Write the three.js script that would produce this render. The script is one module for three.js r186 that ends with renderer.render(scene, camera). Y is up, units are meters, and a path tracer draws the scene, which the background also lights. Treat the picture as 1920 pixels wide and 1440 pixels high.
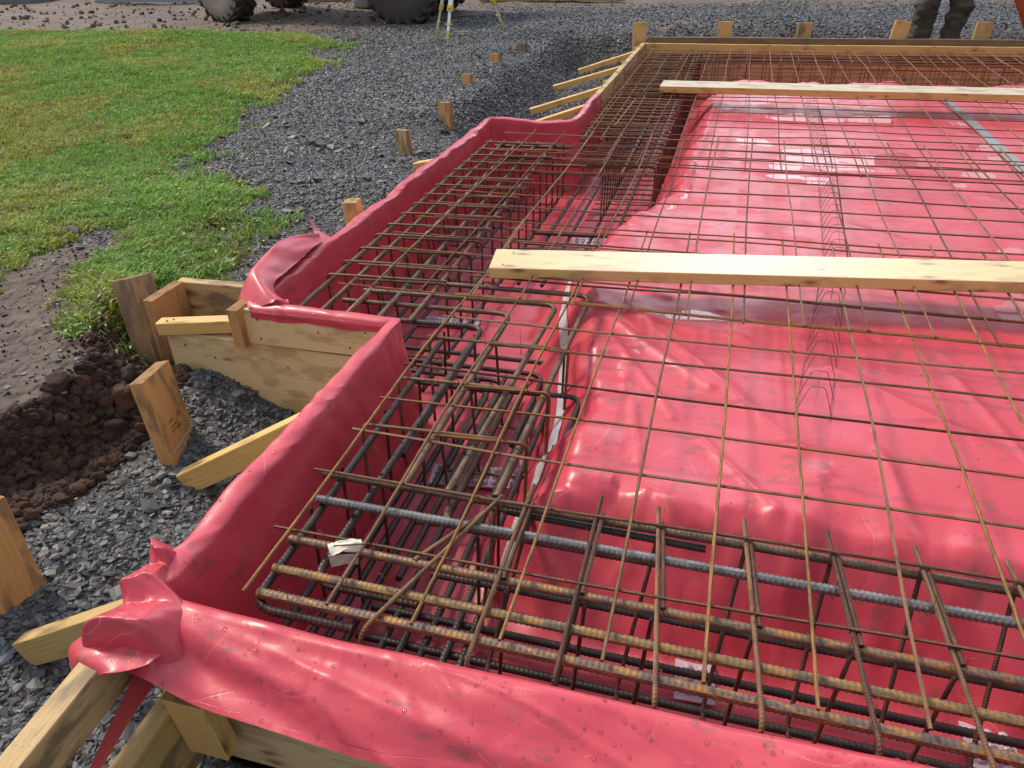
import * as THREE from 'three';
import { mergeGeometries, mergeVertices, toCreasedNormals } from 'three/addons/utils/BufferGeometryUtils.js';
import { MarchingCubes } from 'three/addons/objects/MarchingCubes.js';
import { ConvexGeometry } from 'three/addons/geometries/ConvexGeometry.js';

// ---------------------------------------------------------------- camera, sky, sun, exposure
const scene = new THREE.Scene();
const camera = new THREE.PerspectiveCamera(54.04, 4 / 3, 0.05, 500);
camera.position.set(0.92991, 1.24513, 1.18558);
camera.rotation.order = 'YXZ';
camera.rotation.set(-0.5502, 0.28939, -0.0327);
scene.add(camera);
const renderer = new THREE.WebGLRenderer({ antialias: true });
renderer.setSize(1024, 768);
renderer.toneMapping = THREE.LinearToneMapping;
renderer.toneMappingExposure = 1.0;
renderer.shadowMap.enabled = true;
const SUN = new THREE.Vector3(-0.62, 0.74, -0.40).normalize();

// ---------------------------------------------------------------- random numbers and noise
function rng(seed) { let s = seed | 0; return () => { s = (s + 0x6d2b79f5) | 0; let t = Math.imul(s ^ (s >>> 15), 1 | s); t = (t + Math.imul(t ^ (t >>> 7), 61 | t)) ^ t; return ((t ^ (t >>> 14)) >>> 0) / 4294967296; }; }
const HN = new Float32Array(65536); { const r = rng(77); for (let i = 0; i < 65536; i++) HN[i] = r(); }
const hash2 = (x, y) => HN[((x * 73 + y * 19349 + ((x * y) & 255) * 7) & 65535)];
function noise(x, y) {
  const xi = Math.floor(x), yi = Math.floor(y), fx = x - xi, fy = y - yi, u = fx * fx * (3 - 2 * fx), v = fy * fy * (3 - 2 * fy);
  const a = hash2(xi, yi), b = hash2(xi + 1, yi), c = hash2(xi, yi + 1), d = hash2(xi + 1, yi + 1);
  return a + (b - a) * u + (c - a) * v + (a - b - c + d) * u * v;
}
function fbm(x, y, o = 4) { let s = 0, a = 0.5, n = 0; for (let i = 0; i < o; i++) { s += a * noise(x, y); n += a; x = x * 2.03 + 17.1; y = y * 2.03 + 5.7; a *= 0.5; } return s / n; }
const clamp = (x, a = 0, b = 1) => Math.min(b, Math.max(a, x));
const smooth = (a, b, x) => { const t = clamp((x - a) / (b - a)); return t * t * (3 - 2 * t); };
const mix = (a, b, t) => a + (b - a) * t;
const V = (x, y, z) => new THREE.Vector3(x, y, z);
function sdPoly(P, x, z) {   // negative inside
  let d = 1e9, s = 1;
  for (let i = 0, j = P.length - 1; i < P.length; j = i++) {
    const [ax, az] = P[i], [bx, bz] = P[j], ex = bx - ax, ez = bz - az, wx = x - ax, wz = z - az;
    const t = clamp((wx * ex + wz * ez) / (ex * ex + ez * ez)), qx = wx - ex * t, qz = wz - ez * t;
    d = Math.min(d, qx * qx + qz * qz);
    if ((az > z) !== (bz > z) && x < ((bx - ax) * (z - az)) / (bz - az) + ax) s = -s;
  }
  return s * Math.sqrt(d);
}

// sky: bright broken overcast, veiled sun glow plus brighter lobe added ahead for plank glare
{
  const W = 512, H = 256, data = new Float32Array(W * H * 4);
  for (let j = 0; j < H; j++) for (let i = 0; i < W; i++) {
    const ph = ((i + 0.5) / W - 0.5) * 2 * Math.PI, el = ((j + 0.5) / H - 0.5) * Math.PI;
    const x = Math.cos(el) * Math.cos(ph), y = Math.sin(el), z = Math.cos(el) * Math.sin(ph);
    const c = clamp(x * SUN.x + y * SUN.y + z * SUN.z, -1, 1), a = Math.acos(c);
    const yy = Math.max(y, 0.02) + 0.25, n = fbm(x / yy * 1.6 + 9, z / yy * 1.6 + 4, 5);
    const cloud = smooth(0.36, 0.6, n);
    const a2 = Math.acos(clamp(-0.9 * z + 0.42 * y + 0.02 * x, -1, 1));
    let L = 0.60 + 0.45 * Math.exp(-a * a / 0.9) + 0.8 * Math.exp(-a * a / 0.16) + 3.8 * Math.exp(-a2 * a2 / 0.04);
    L *= mix(0.62, 1, smooth(0.05, 0.34, y));
    L *= mix(0.78, 1.2, cloud);
    const g = smooth(-0.02, 0.12, y);
    const r = mix(0.72, 1.0, cloud), gg = mix(0.86, 1.0, cloud), bb = mix(1.12, 1.03, cloud);
    const o = (j * W + i) * 4;
    data[o] = mix(0.16, L * r, g); data[o + 1] = mix(0.16, L * gg, g); data[o + 2] = mix(0.15, L * bb, g); data[o + 3] = 1;
  }
  const t = new THREE.DataTexture(data, W, H, THREE.RGBAFormat, THREE.FloatType);
  t.mapping = THREE.EquirectangularReflectionMapping; t.magFilter = t.minFilter = THREE.LinearFilter; t.wrapS = THREE.RepeatWrapping; t.needsUpdate = true;
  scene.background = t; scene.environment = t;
}
const sun = new THREE.DirectionalLight(0xffefd8, 3.3);
sun.position.copy(SUN).multiplyScalar(30); sun.castShadow = true; sun.shadow.radius = 21; sun.shadow.mapSize.set(4096, 4096);
Object.assign(sun.shadow.camera, { left: -16, right: 10, top: 14, bottom: -14, near: 1, far: 80 });
scene.add(sun, sun.target); sun.target.position.set(0, 0, -4);

// ---------------------------------------------------------------- helpers
const used = {};
function numbered(n) { const k = used[n] = (used[n] ?? -1) + 1; return k ? n + '_' + String(k).padStart(3, '0') : n; }
function tag(o, label, category, group) { o.userData.label = label; o.userData.category = category; if (group) o.userData.group = group; return o; }
function thing(name, label, category, group) { const o = new THREE.Group(); o.name = numbered(name); scene.add(o); return tag(o, label, category, group); }
function mesh(name, geo, mat, parent = scene) { const m = new THREE.Mesh(geo, mat); m.name = parent === scene ? numbered(name) : name; m.castShadow = m.receiveShadow = true; parent.add(m); return m; }
function one(name, geo, mat, label, category, group) { return tag(mesh(name, geo, mat), label, category, group); }
function struct(name, geo, mat) { const m = mesh(name, geo, mat); m.userData.kind = 'structure'; return m; }
function tex(W, H, f, srgb = true, rep = true) {
  const d = new Uint8Array(W * H * 4);
  for (let j = 0; j < H; j++) for (let i = 0; i < W; i++) { const c = f(i, j), o = (j * W + i) * 4; d[o] = c[0]; d[o + 1] = c[1] ?? c[0]; d[o + 2] = c[2] ?? c[0]; d[o + 3] = c[3] ?? 255; }
  const t = new THREE.DataTexture(d, W, H); t.magFilter = THREE.LinearFilter; t.minFilter = THREE.LinearMipmapLinearFilter; t.generateMipmaps = true;
  if (rep) t.wrapS = t.wrapT = THREE.RepeatWrapping; if (srgb) t.colorSpace = THREE.SRGBColorSpace; t.needsUpdate = true; return t;
}
const s8 = (v) => clamp(v, 0, 1) * 255;
const toS = (v) => s8(v <= 0.0031308 ? v * 12.92 : 1.055 * Math.pow(v, 1 / 2.4) - 0.055);   // linear to sRGB byte

// ---------------------------------------------------------------- materials
// wood: 1.6 m of grain along u by 0.25 m across v
function woodTex(seed, light, dark, grime, knotCount, grimeCol = [0.1, 0.075, 0.05]) {
  const r = rng(seed), W = 1024, H = 192, knots = [];
  for (let i = 0; i < knotCount; i++) knots.push([r() * W, r() * H, 5 + r() * 9]);
  const ox = r() * 100, oy = r() * 100;
  const col = new Float32Array(W * H * 3);
  const map = tex(W, H, (i, j) => {
    let v = j, kn = 0;
    for (const [kx, ky, ks] of knots) {
      let dx = i - kx; if (dx > W / 2) dx -= W; if (dx < -W / 2) dx += W;
      const dy = j - ky, q = (dx * dx) / (ks * ks * 5) + (dy * dy) / (ks * ks);
      v += Math.sign(dy || 1) * ks * 1.1 * Math.exp(-q * 0.35);
      kn = Math.max(kn, Math.exp(-q * 1.6));
    }
    const wav = fbm(i / 260 + ox, v / 40 + oy, 3) * 26;
    const ring = Math.abs(((v + wav) / 11) % 1); const late = Math.pow(ring, 3);
    const fib = noise(i / 60 + ox, j * 0.9 + oy) * 0.5 + noise(i / 14, j * 1.3 + ox) * 0.3;
    const blotch = fbm(i / 120 + oy, j / 60 + ox, 4);
    let t = clamp(late * 0.42 + (fib - 0.4) * 0.35 + (blotch - 0.5) * 0.55 + 0.2);
    let c = [0, 1, 2].map((k) => mix(light[k], dark[k], t));
    c = c.map((x, k) => mix(x, [0.16, 0.06, 0.025][k], kn * 0.85));
    const g = smooth(0.62 - grime * 0.3, 0.85 - grime * 0.25, fbm(i / 70 + ox * 2, j / 35 + oy, 5)) * Math.min(1, grime * 1.6);
    const speck = noise(i / 4.2 + oy, j / 2.6 + ox) > 0.975 - grime * 0.03 && fbm(i / 45 + ox, j / 30, 2) > 0.5 ? 0.9 : 0;
    const gg = Math.max(g * 0.75, speck);
    c = c.map((x, k) => mix(x, grimeCol[k], gg));
    return [toS(c[0]), toS(c[1]), toS(c[2])];
  });
  return map;
}
const grainBump = tex(512, 128, (i, j) => [s8(0.5 + 0.35 * (noise(i / 40, j / 1.7) - 0.5) + 0.3 * (fbm(i / 90, j / 9, 3) - 0.5))], false);
function wood(seed, light, dark, grime, kn, rough = 0.62, gc, coat = 0) {
  const side = new THREE.MeshPhysicalMaterial({ map: woodTex(seed, light, dark, grime, kn, gc), clearcoat: coat, clearcoatRoughness: 0.22, roughness: rough, bumpMap: grainBump, bumpScale: 0.0012 });
  const end = new THREE.MeshStandardMaterial({ roughness: 0.85, map: tex(128, 128, (i, j) => {
    const d = Math.hypot(i - 20 - (seed % 5) * 30, j + 60), t = Math.pow(Math.abs((d / 6 + fbm(i / 20, j / 20) * 1.5) % 1), 2);
    const g = smooth(0.45, 0.75, fbm(i / 30 + seed, j / 30, 4)) * (0.25 + grime);
    return [0, 1, 2].map((k) => toS(mix(mix(light[k] * 0.62, dark[k] * 0.55, t), [0.1, 0.07, 0.05][k], clamp(g)))); }) });
  return [end, side];
}
const W_ = {
  yellow: wood(3, [0.76, 0.50, 0.18], [0.55, 0.31, 0.09], 0.3, 8, 0.5),
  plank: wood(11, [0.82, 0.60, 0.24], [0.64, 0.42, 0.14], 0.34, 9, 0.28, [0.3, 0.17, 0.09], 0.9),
  plankGrey: wood(13, [0.60, 0.53, 0.41], [0.44, 0.37, 0.27], 0.35, 5, 0.6),
  pale: wood(17, [0.78, 0.60, 0.34], [0.62, 0.43, 0.20], 0.36, 9, 0.6, [0.28, 0.16, 0.06]),
  orange: wood(23, [0.58, 0.33, 0.125], [0.37, 0.18, 0.06], 0.5, 6, 0.6),
  stakeBrown: wood(41, [0.46, 0.29, 0.15], [0.27, 0.15, 0.07], 0.5, 4, 0.75),
  brown: wood(29, [0.22, 0.15, 0.09], [0.13, 0.08, 0.045], 0.5, 4, 0.7),
  weathered: wood(31, [0.58, 0.40, 0.19], [0.38, 0.24, 0.10], 0.6, 6, 0.66),
  olive: wood(37, [0.56, 0.39, 0.15], [0.36, 0.23, 0.08], 0.55, 5, 0.6),
};
// rebar skins: v runs along the bar (0.5 m per tile), u round it
function rustMap(seed, a, b, c, amt) {
  return tex(64, 512, (i, j) => {
    const n = fbm(i / 14 + seed, j / 40 + seed * 2, 5), m = fbm(i / 7 + 40, j / 22 + seed, 4), k = smooth(0.3, 0.7, n), k2 = smooth(0.56 - amt, 0.9 - amt, m);
    return [0, 1, 2].map((q) => toS(mix(mix(a[q], b[q], k), c[q], k2) * (0.75 + 0.5 * noise(i * 0.7, j * 0.6))));
  });
}
const ribBump = tex(64, 64, (i, j) => { const u = i / 64, v = j / 64, half = u < 0.5 ? u * 2 : u * 2 - 1, ph = (v * 4 + (u < 0.5 ? half : -half) * 0.9) % 1, p = ph < 0 ? ph + 1 : ph; return [s8(Math.pow(Math.sin(half * Math.PI), 0.7) * smooth(0.45, 0.25, Math.abs(p - 0.5)))]; }, false);
function barMat(seed, a, b, c, amt, rough, metal, ribs) {
  const map = rustMap(seed, a, b, c, amt);
  const m = new THREE.MeshStandardMaterial({ map, roughness: rough, metalness: metal });
  if (ribs) { const t = ribBump.clone(); t.repeat.set(1, 18); t.needsUpdate = true; m.bumpMap = t; m.bumpScale = ribs; }
  return m;
}
const B_ = {
  yellowRust: barMat(1, [0.30, 0.155, 0.05], [0.17, 0.085, 0.035], [0.36, 0.20, 0.06], 0.1, 0.75, 0.15, 0.001),
  brownRust: barMat(2, [0.15, 0.068, 0.037], [0.085, 0.043, 0.03], [0.24, 0.105, 0.036], 0.08, 0.6, 0.3, 0.001),
  orangeRust: barMat(3, [0.25, 0.10, 0.032], [0.14, 0.058, 0.025], [0.33, 0.13, 0.03], 0.12, 0.75, 0.15, 0.001),
  stirrup: barMat(4, [0.22, 0.125, 0.068], [0.135, 0.075, 0.045], [0.30, 0.145, 0.046], 0.06, 0.65, 0.2, 0.001),
  stirrupDark: barMat(14, [0.10, 0.045, 0.03], [0.06, 0.035, 0.028], [0.17, 0.07, 0.028], 0.08, 0.65, 0.25, 0.001),
  blueSteel: barMat(5, [0.25, 0.245, 0.24], [0.16, 0.16, 0.165], [0.20, 0.13, 0.07], 0.03, 0.45, 0.5),
  rustySteel: barMat(6, [0.21, 0.135, 0.09], [0.13, 0.10, 0.085], [0.36, 0.18, 0.055], 0.14, 0.55, 0.3),
  ochreSteel: barMat(7, [0.26, 0.16, 0.065], [0.13, 0.095, 0.065], [0.36, 0.19, 0.05], 0.12, 0.6, 0.2),
  darkSteel: barMat(8, [0.075, 0.06, 0.052], [0.045, 0.04, 0.04], [0.13, 0.08, 0.05], -0.02, 0.45, 0.45),
  midSteel: barMat(9, [0.175, 0.118, 0.078], [0.10, 0.068, 0.05], [0.25, 0.13, 0.05], 0.04, 0.5, 0.35),
  tie: new THREE.MeshStandardMaterial({ color: new THREE.Color().setRGB(0.16, 0.09, 0.05), roughness: 0.6, metalness: 0.4 }),
  chair: new THREE.MeshStandardMaterial({ color: new THREE.Color().setRGB(0.16, 0.13, 0.13), roughness: 0.45, metalness: 0.5 }),
};
// membrane film
const filmBump = tex(1024, 1024, (i, j) => {
  let v = 0.45 + 0.5 * (fbm(i / 120, j / 90, 3) - 0.5) + 0.55 * (0.25 - Math.abs(fbm(i / 150 + 9, j / 100 + 70, 2) - 0.5)) + 0.10 * (fbm(i / 22 + 5, j / 30, 2) - 0.5);
  const r = Math.abs(fbm(i / 260 + 7, j / 150 + 3, 2) - 0.5);           // a few soft handling creases
  v += 0.10 * smooth(0.02, 0, r) * smooth(0.5, 0.62, fbm(i / 110 + 40, j / 110, 2));
  const cx = i >> 3, cy = j >> 3, h = hash2(cx, cy), dx = (i & 7) - 2 - 4 * hash2(cx + 9, cy), dy = (j & 7) - 2 - 4 * hash2(cx, cy + 9);
  if (h > 0.80) { const R = 0.8 + 2.2 * (h - 0.8) / 0.2; v += 0.07 * smooth(R, R * 0.4, Math.hypot(dx, dy)); }   // fine wet beading
  return [s8(v)];
}, false);
const filmRough = tex(512, 512, (i, j) => [s8(0.24 + 0.22 * fbm(i / 40, j / 40, 5) + 0.16 * smooth(0.55, 0.7, fbm(i / 90 + 5, j / 60, 4)))], false);
const creaseField = new Float32Array(2048 * 2048);
{
  const r = rng(808), N = 2048;
  for (let k = 0; k < 260; k++) {
    let x = r() * N, y = r() * N, a = r() * 6.283; const L = 20 + Math.pow(r(), 2) * 240, bend = (r() - 0.5) * 0.02, str = 0.25 + r() * 0.75;
    for (let q = 0; q < L; q++) { x += Math.cos(a); y += Math.sin(a); a += bend + (r() - 0.5) * 0.05; const f = str * Math.sin(Math.PI * q / L) * (0.5 + noise(q / 9, k)); for (const [dx, dy, w] of [[0, 0, 1], [1, 0, 0.35], [0, 1, 0.35]]) { const o = ((Math.round(y + dy) & 2047) * N) + (Math.round(x + dx) & 2047); creaseField[o] = Math.max(creaseField[o], f * w); } }
  }
}
const filmMap = tex(2048, 2048, (i, j) => {
  const n = fbm(i / 200, j / 200, 3), d = smooth(0.60, 0.76, fbm(i / 38 + 12, j / 26 + 50, 4)) * smooth(0.5, 0.62, fbm(i / 160 + 30, j / 160, 2)), sp = noise(i / 2.6, j / 2.3) > 0.988 && fbm(i / 80 + 3, j / 80, 2) > 0.5 ? 0.55 : 0;
  const c = [mix(0.56, 0.63, n), mix(0.046, 0.064, n), mix(0.074, 0.098, n)], k = Math.max(d * 0.42, sp), w = clamp(creaseField[j * 2048 + i]) * 0.5;
  return c.map((x, q) => toS(mix(mix(x, [0.13, 0.075, 0.06][q], k), [0.85, 0.42, 0.46][q], w)));
});
for (const t of [filmMap]) t.repeat.set(0.5, 0.5);
const film = new THREE.MeshPhysicalMaterial({ map: filmMap, roughness: 1, roughnessMap: filmRough, bumpMap: filmBump, bumpScale: 0.0045, side: THREE.DoubleSide, clearcoat: 0.5, clearcoatRoughness: 0.5 });
const silver = new THREE.MeshStandardMaterial({ color: new THREE.Color().setRGB(0.80, 0.82, 0.85), roughness: 0.3, metalness: 0.35, bumpMap: filmBump, bumpScale: 0.03, side: THREE.DoubleSide });
const greyTape = new THREE.MeshStandardMaterial({ color: new THREE.Color().setRGB(0.26, 0.29, 0.31), roughness: 0.35, metalness: 0.1, side: THREE.DoubleSide });
const lin = (r, g, b, o = {}) => new THREE.MeshStandardMaterial({ color: new THREE.Color().setRGB(r, g, b), roughness: 0.7, ...o });

// ---------------------------------------------------------------- the lie of the land
const PIT = [[-1.33, 4], [-1.3, -0.2], [-1.14, -0.5], [-1.18, -0.8], [-1.40, -1.12], [-1.36, -1.36], [-0.72, -1.36], [-0.72, -1.12], [7, -1.12], [7, 4]];
const SLAB = [[7, 0.34], [-0.14, 0.34], [-0.14, -1.02], [-0.735, -1.02], [-0.75, -4.135], [-0.14, -4.135], [-0.14, -8.03], [7, -8.03]];
const LAWN = [[-30, -9.2], [-10.4, -9.1], [-6.9, -9.0], [-5.2, -8.75], [-4.0, -8.2], [-3.95, -7.5], [-3.5, -6.9], [-3.65, -6.0], [-3.36, -5.5], [-2.95, -4.05], [-2.57, -2.96], [-2.3, -2.78], [-1.85, -2.62], [-1.82, -2.3], [-1.95, -2.1], [-1.55, -1.92], [-1.30, -1.72], [-1.33, -1.45], [-1.45, -1.14], [-1.56, -1.0], [-1.8, -1.16], [-1.97, -1.33], [-2.15, -1.9], [-2.36, -1.98], [-2.33, -1.5], [-2.3, -1.2], [-30, -1.0]];
const slabD = (x, z) => sdPoly(SLAB, x, z);
function groundY(x, z) {
  const far = smooth(-2.6, -7.5, z);
  let h = mix(-0.13, -0.01, far);
  h += (fbm(x * 0.7 + 3, z * 0.7 + 8, 3) - 0.5) * 0.10 + (fbm(x * 3.1, z * 3.1, 3) - 0.5) * 0.03;
  // mound and hollow beside the far left form
  const along = smooth(-3.9, -4.7, z) * smooth(-12.5, -8.6, z);
  h += (-0.02 + 0.13 * fbm(x * 1.2 + 5, z * 1.1, 3)) * Math.exp(-((x + 1.5) ** 2) / 0.22) * along + (fbm(x * 1.1 + 40, z * 0.9, 3) - 0.5) * 0.09 * smooth(-4.5, -7, z) * smooth(-4.5, -3, x);
  h = mix(h, -0.34 + (fbm(x * 5, z * 5, 2) - 0.5) * 0.05, along * smooth(-1.3, -0.8, x) * smooth(-8.9, -8.2, z));
  // heaped gravel behind the far form
  h += 0.14 * Math.exp(-((z + 9.3) ** 2) / 0.35) * smooth(-0.9, 0.2, x) * (0.5 + fbm(x * 1.3, 5, 2));
  h -= 0.07 * Math.exp(-((z + 8.35) ** 2) / 0.05) * smooth(-0.9, 0.2, x);
  // lawn stands a little proud
  const lw = sdPoly(LAWN, x, z);
  h += 0.03 * smooth(0.1, -0.25, lw);
  if (z > -3 && x < -1) h += (fbm(x * 11 + 4, z * 11, 4) - 0.5) * 0.035 + 0.012 * Math.max(0, Math.sin((x * 0.6 + z) * 38)) * smooth(0.5, 0.6, fbm(x * 2.2 + 9, z * 2.2, 2));
  // pit beside the near forms
  if (z > -3 && x < 8) {
    const p = sdPoly(PIT, x, z) + (fbm(x * 4 + 2, z * 4, 3) - 0.5) * 0.12;
    const floor = -0.435 + (fbm(x * 2.2, z * 2.2 + 9, 3) - 0.5) * 0.05 + 0.11 * Math.exp(-((x + 1.0) ** 2 + (z + 1.05) ** 2) / 0.07) + 0.05 * smooth(-0.6, -1.0, x);
    h = mix(floor, h, smooth(-0.04, 0.17, p));
  }
  const s = slabD(x, z);
  if (s < 0) h = mix(h, -0.62, smooth(0, -0.03, s));
  return h;
}
function zones(x, z) {
  const wob = (fbm(x * 1.6 + 4, z * 1.6, 3) - 0.5) * 0.5 + (fbm(x * 6, z * 6 + 3, 3) - 0.5) * 0.25;
  const lw = sdPoly(LAWN, x, z) + wob * smooth(-0.9, -2.6, z) + wob * 0.25;
  const lawn = smooth(0.06, -0.08, lw);
  const p = z > -3 ? sdPoly(PIT, x, z) + (fbm(x * 4 + 2, z * 4, 3) - 0.5) * 0.12 : 9;
  // brown ground at left near, the far yard at left and the far strip
  let mud = smooth(-0.30, -0.02, p + (noise(x * 5, z * 5) - 0.5) * 0.12) * smooth(-1.4, -1.15, z) * smooth(-0.9, -1.0, x);
  mud = Math.max(mud, smooth(-2.2, -1.6, z) * smooth(-1.0, -1.3, x) * smooth(-0.3, -0.05, p));
  const edge = -4.7 - (z + 9) * -0.0 + (fbm(x, z, 3) - 0.5) * 2.4 + smooth(-9.5, -12.5, z) * 1.6;
  const farMud = smooth(edge + 0.5, edge - 0.5, x) * smooth(-8.6, -9.0, z);
  const strip = smooth(-12.4, -13.2, z + (fbm(x * 0.8, z, 3) - 0.5) * 1.6);
  const patch = smooth(0.60, 0.72, fbm(x * 1.1 + 30, z * 1.1 + 7, 4)) * 0.55 * smooth(-1.6, -2.4, z);
  mud = Math.max(mud, farMud, strip * 0.85, patch);
  const soil = smooth(0.26, 0.05, Math.abs(p + 0.02)) * smooth(-1.3, -0.95, z) * smooth(-1.0, -1.12, x);
  return { lawn, mud: mud * (1 - lawn), soil, p };
}
const segs = (list) => { const r = [list[0][0]]; for (const [to, n] of list.slice(1)) { const a = r[r.length - 1]; for (let i = 1; i <= n; i++) r.push(a + (to - a) * i / n); } return r; };
{
  const xs = segs([[-220], [-40, 12], [-14, 40], [-3, 130], [-0.7, 92], [0.4, 30], [7, 50], [40, 14], [220, 8]]);
  const zs = segs([[-240], [-50, 12], [-15, 50], [-9, 90], [-2, 125], [0.9, 112], [3, 20], [60, 12]]);
  const pos = [], uv = [], idx = [], nx = xs.length;
  for (const z of zs) for (const x of xs) { pos.push(x, groundY(x, z), z); uv.push((x + 12) / 18, (z + 15) / 18); }
  for (let j = 0; j < zs.length - 1; j++) for (let i = 0; i < nx - 1; i++) { const a = j * nx + i; idx.push(a, a + nx, a + 1, a + 1, a + nx, a + nx + 1); }
  const g = new THREE.BufferGeometry(); g.setAttribute('position', new THREE.Float32BufferAttribute(pos, 3)); g.setAttribute('uv', new THREE.Float32BufferAttribute(uv, 2)); g.setIndex(idx); g.computeVertexNormals();
  const N = 1800;
  const map = tex(N, N, (i, j) => {
    const x = -12 + 18 * (i + 0.5) / N, z = -15 + 18 * (j + 0.5) / N, q = zones(x, z);
    const n = fbm(x * 14, z * 14, 3), f = hash2(i, j), n2 = fbm(x * 2.2 + 9, z * 2.2, 3);
    let c = [0.060, 0.062, 0.066].map((v, k) => v * (0.45 + 0.9 * n + 0.5 * f) + [0.012, 0.007, 0][k] * n2);
    const md = z > -5 ? 0.55 : 0.72, mud = [mix(0.13, 0.23, n2), mix(0.096, 0.172, n2), mix(0.075, 0.138, n2)].map((v) => v * md * (0.5 + 0.75 * n + 0.2 * f));
    const soil = [0.062, 0.036, 0.024].map((v) => v * (0.45 + 0.9 * n + 0.3 * f));
    const grass = [mix(0.10, 0.15, n), mix(0.15, 0.19, n), mix(0.035, 0.05, n)].map((v) => v * (0.7 + 0.4 * f));
    c = c.map((v, k) => mix(mix(mix(v, mud[k], q.mud), soil[k], q.soil), grass[k], q.lawn * 0.9));
    return c.map(toS);
  }, true, false);
  const bump = tex(N, N, (i, j) => { const x = i / N * 18, z = j / N * 18; return [s8(0.6 * fbm(x * 22, z * 22, 3) + 0.4 * hash2(i >> 1, j >> 1))]; }, false, false);
  struct('ground', g, new THREE.MeshStandardMaterial({ map, roughness: 0.82, bumpMap: bump, bumpScale: 0.025 }));
}
const ground = scene.getObjectByName('ground');

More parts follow.
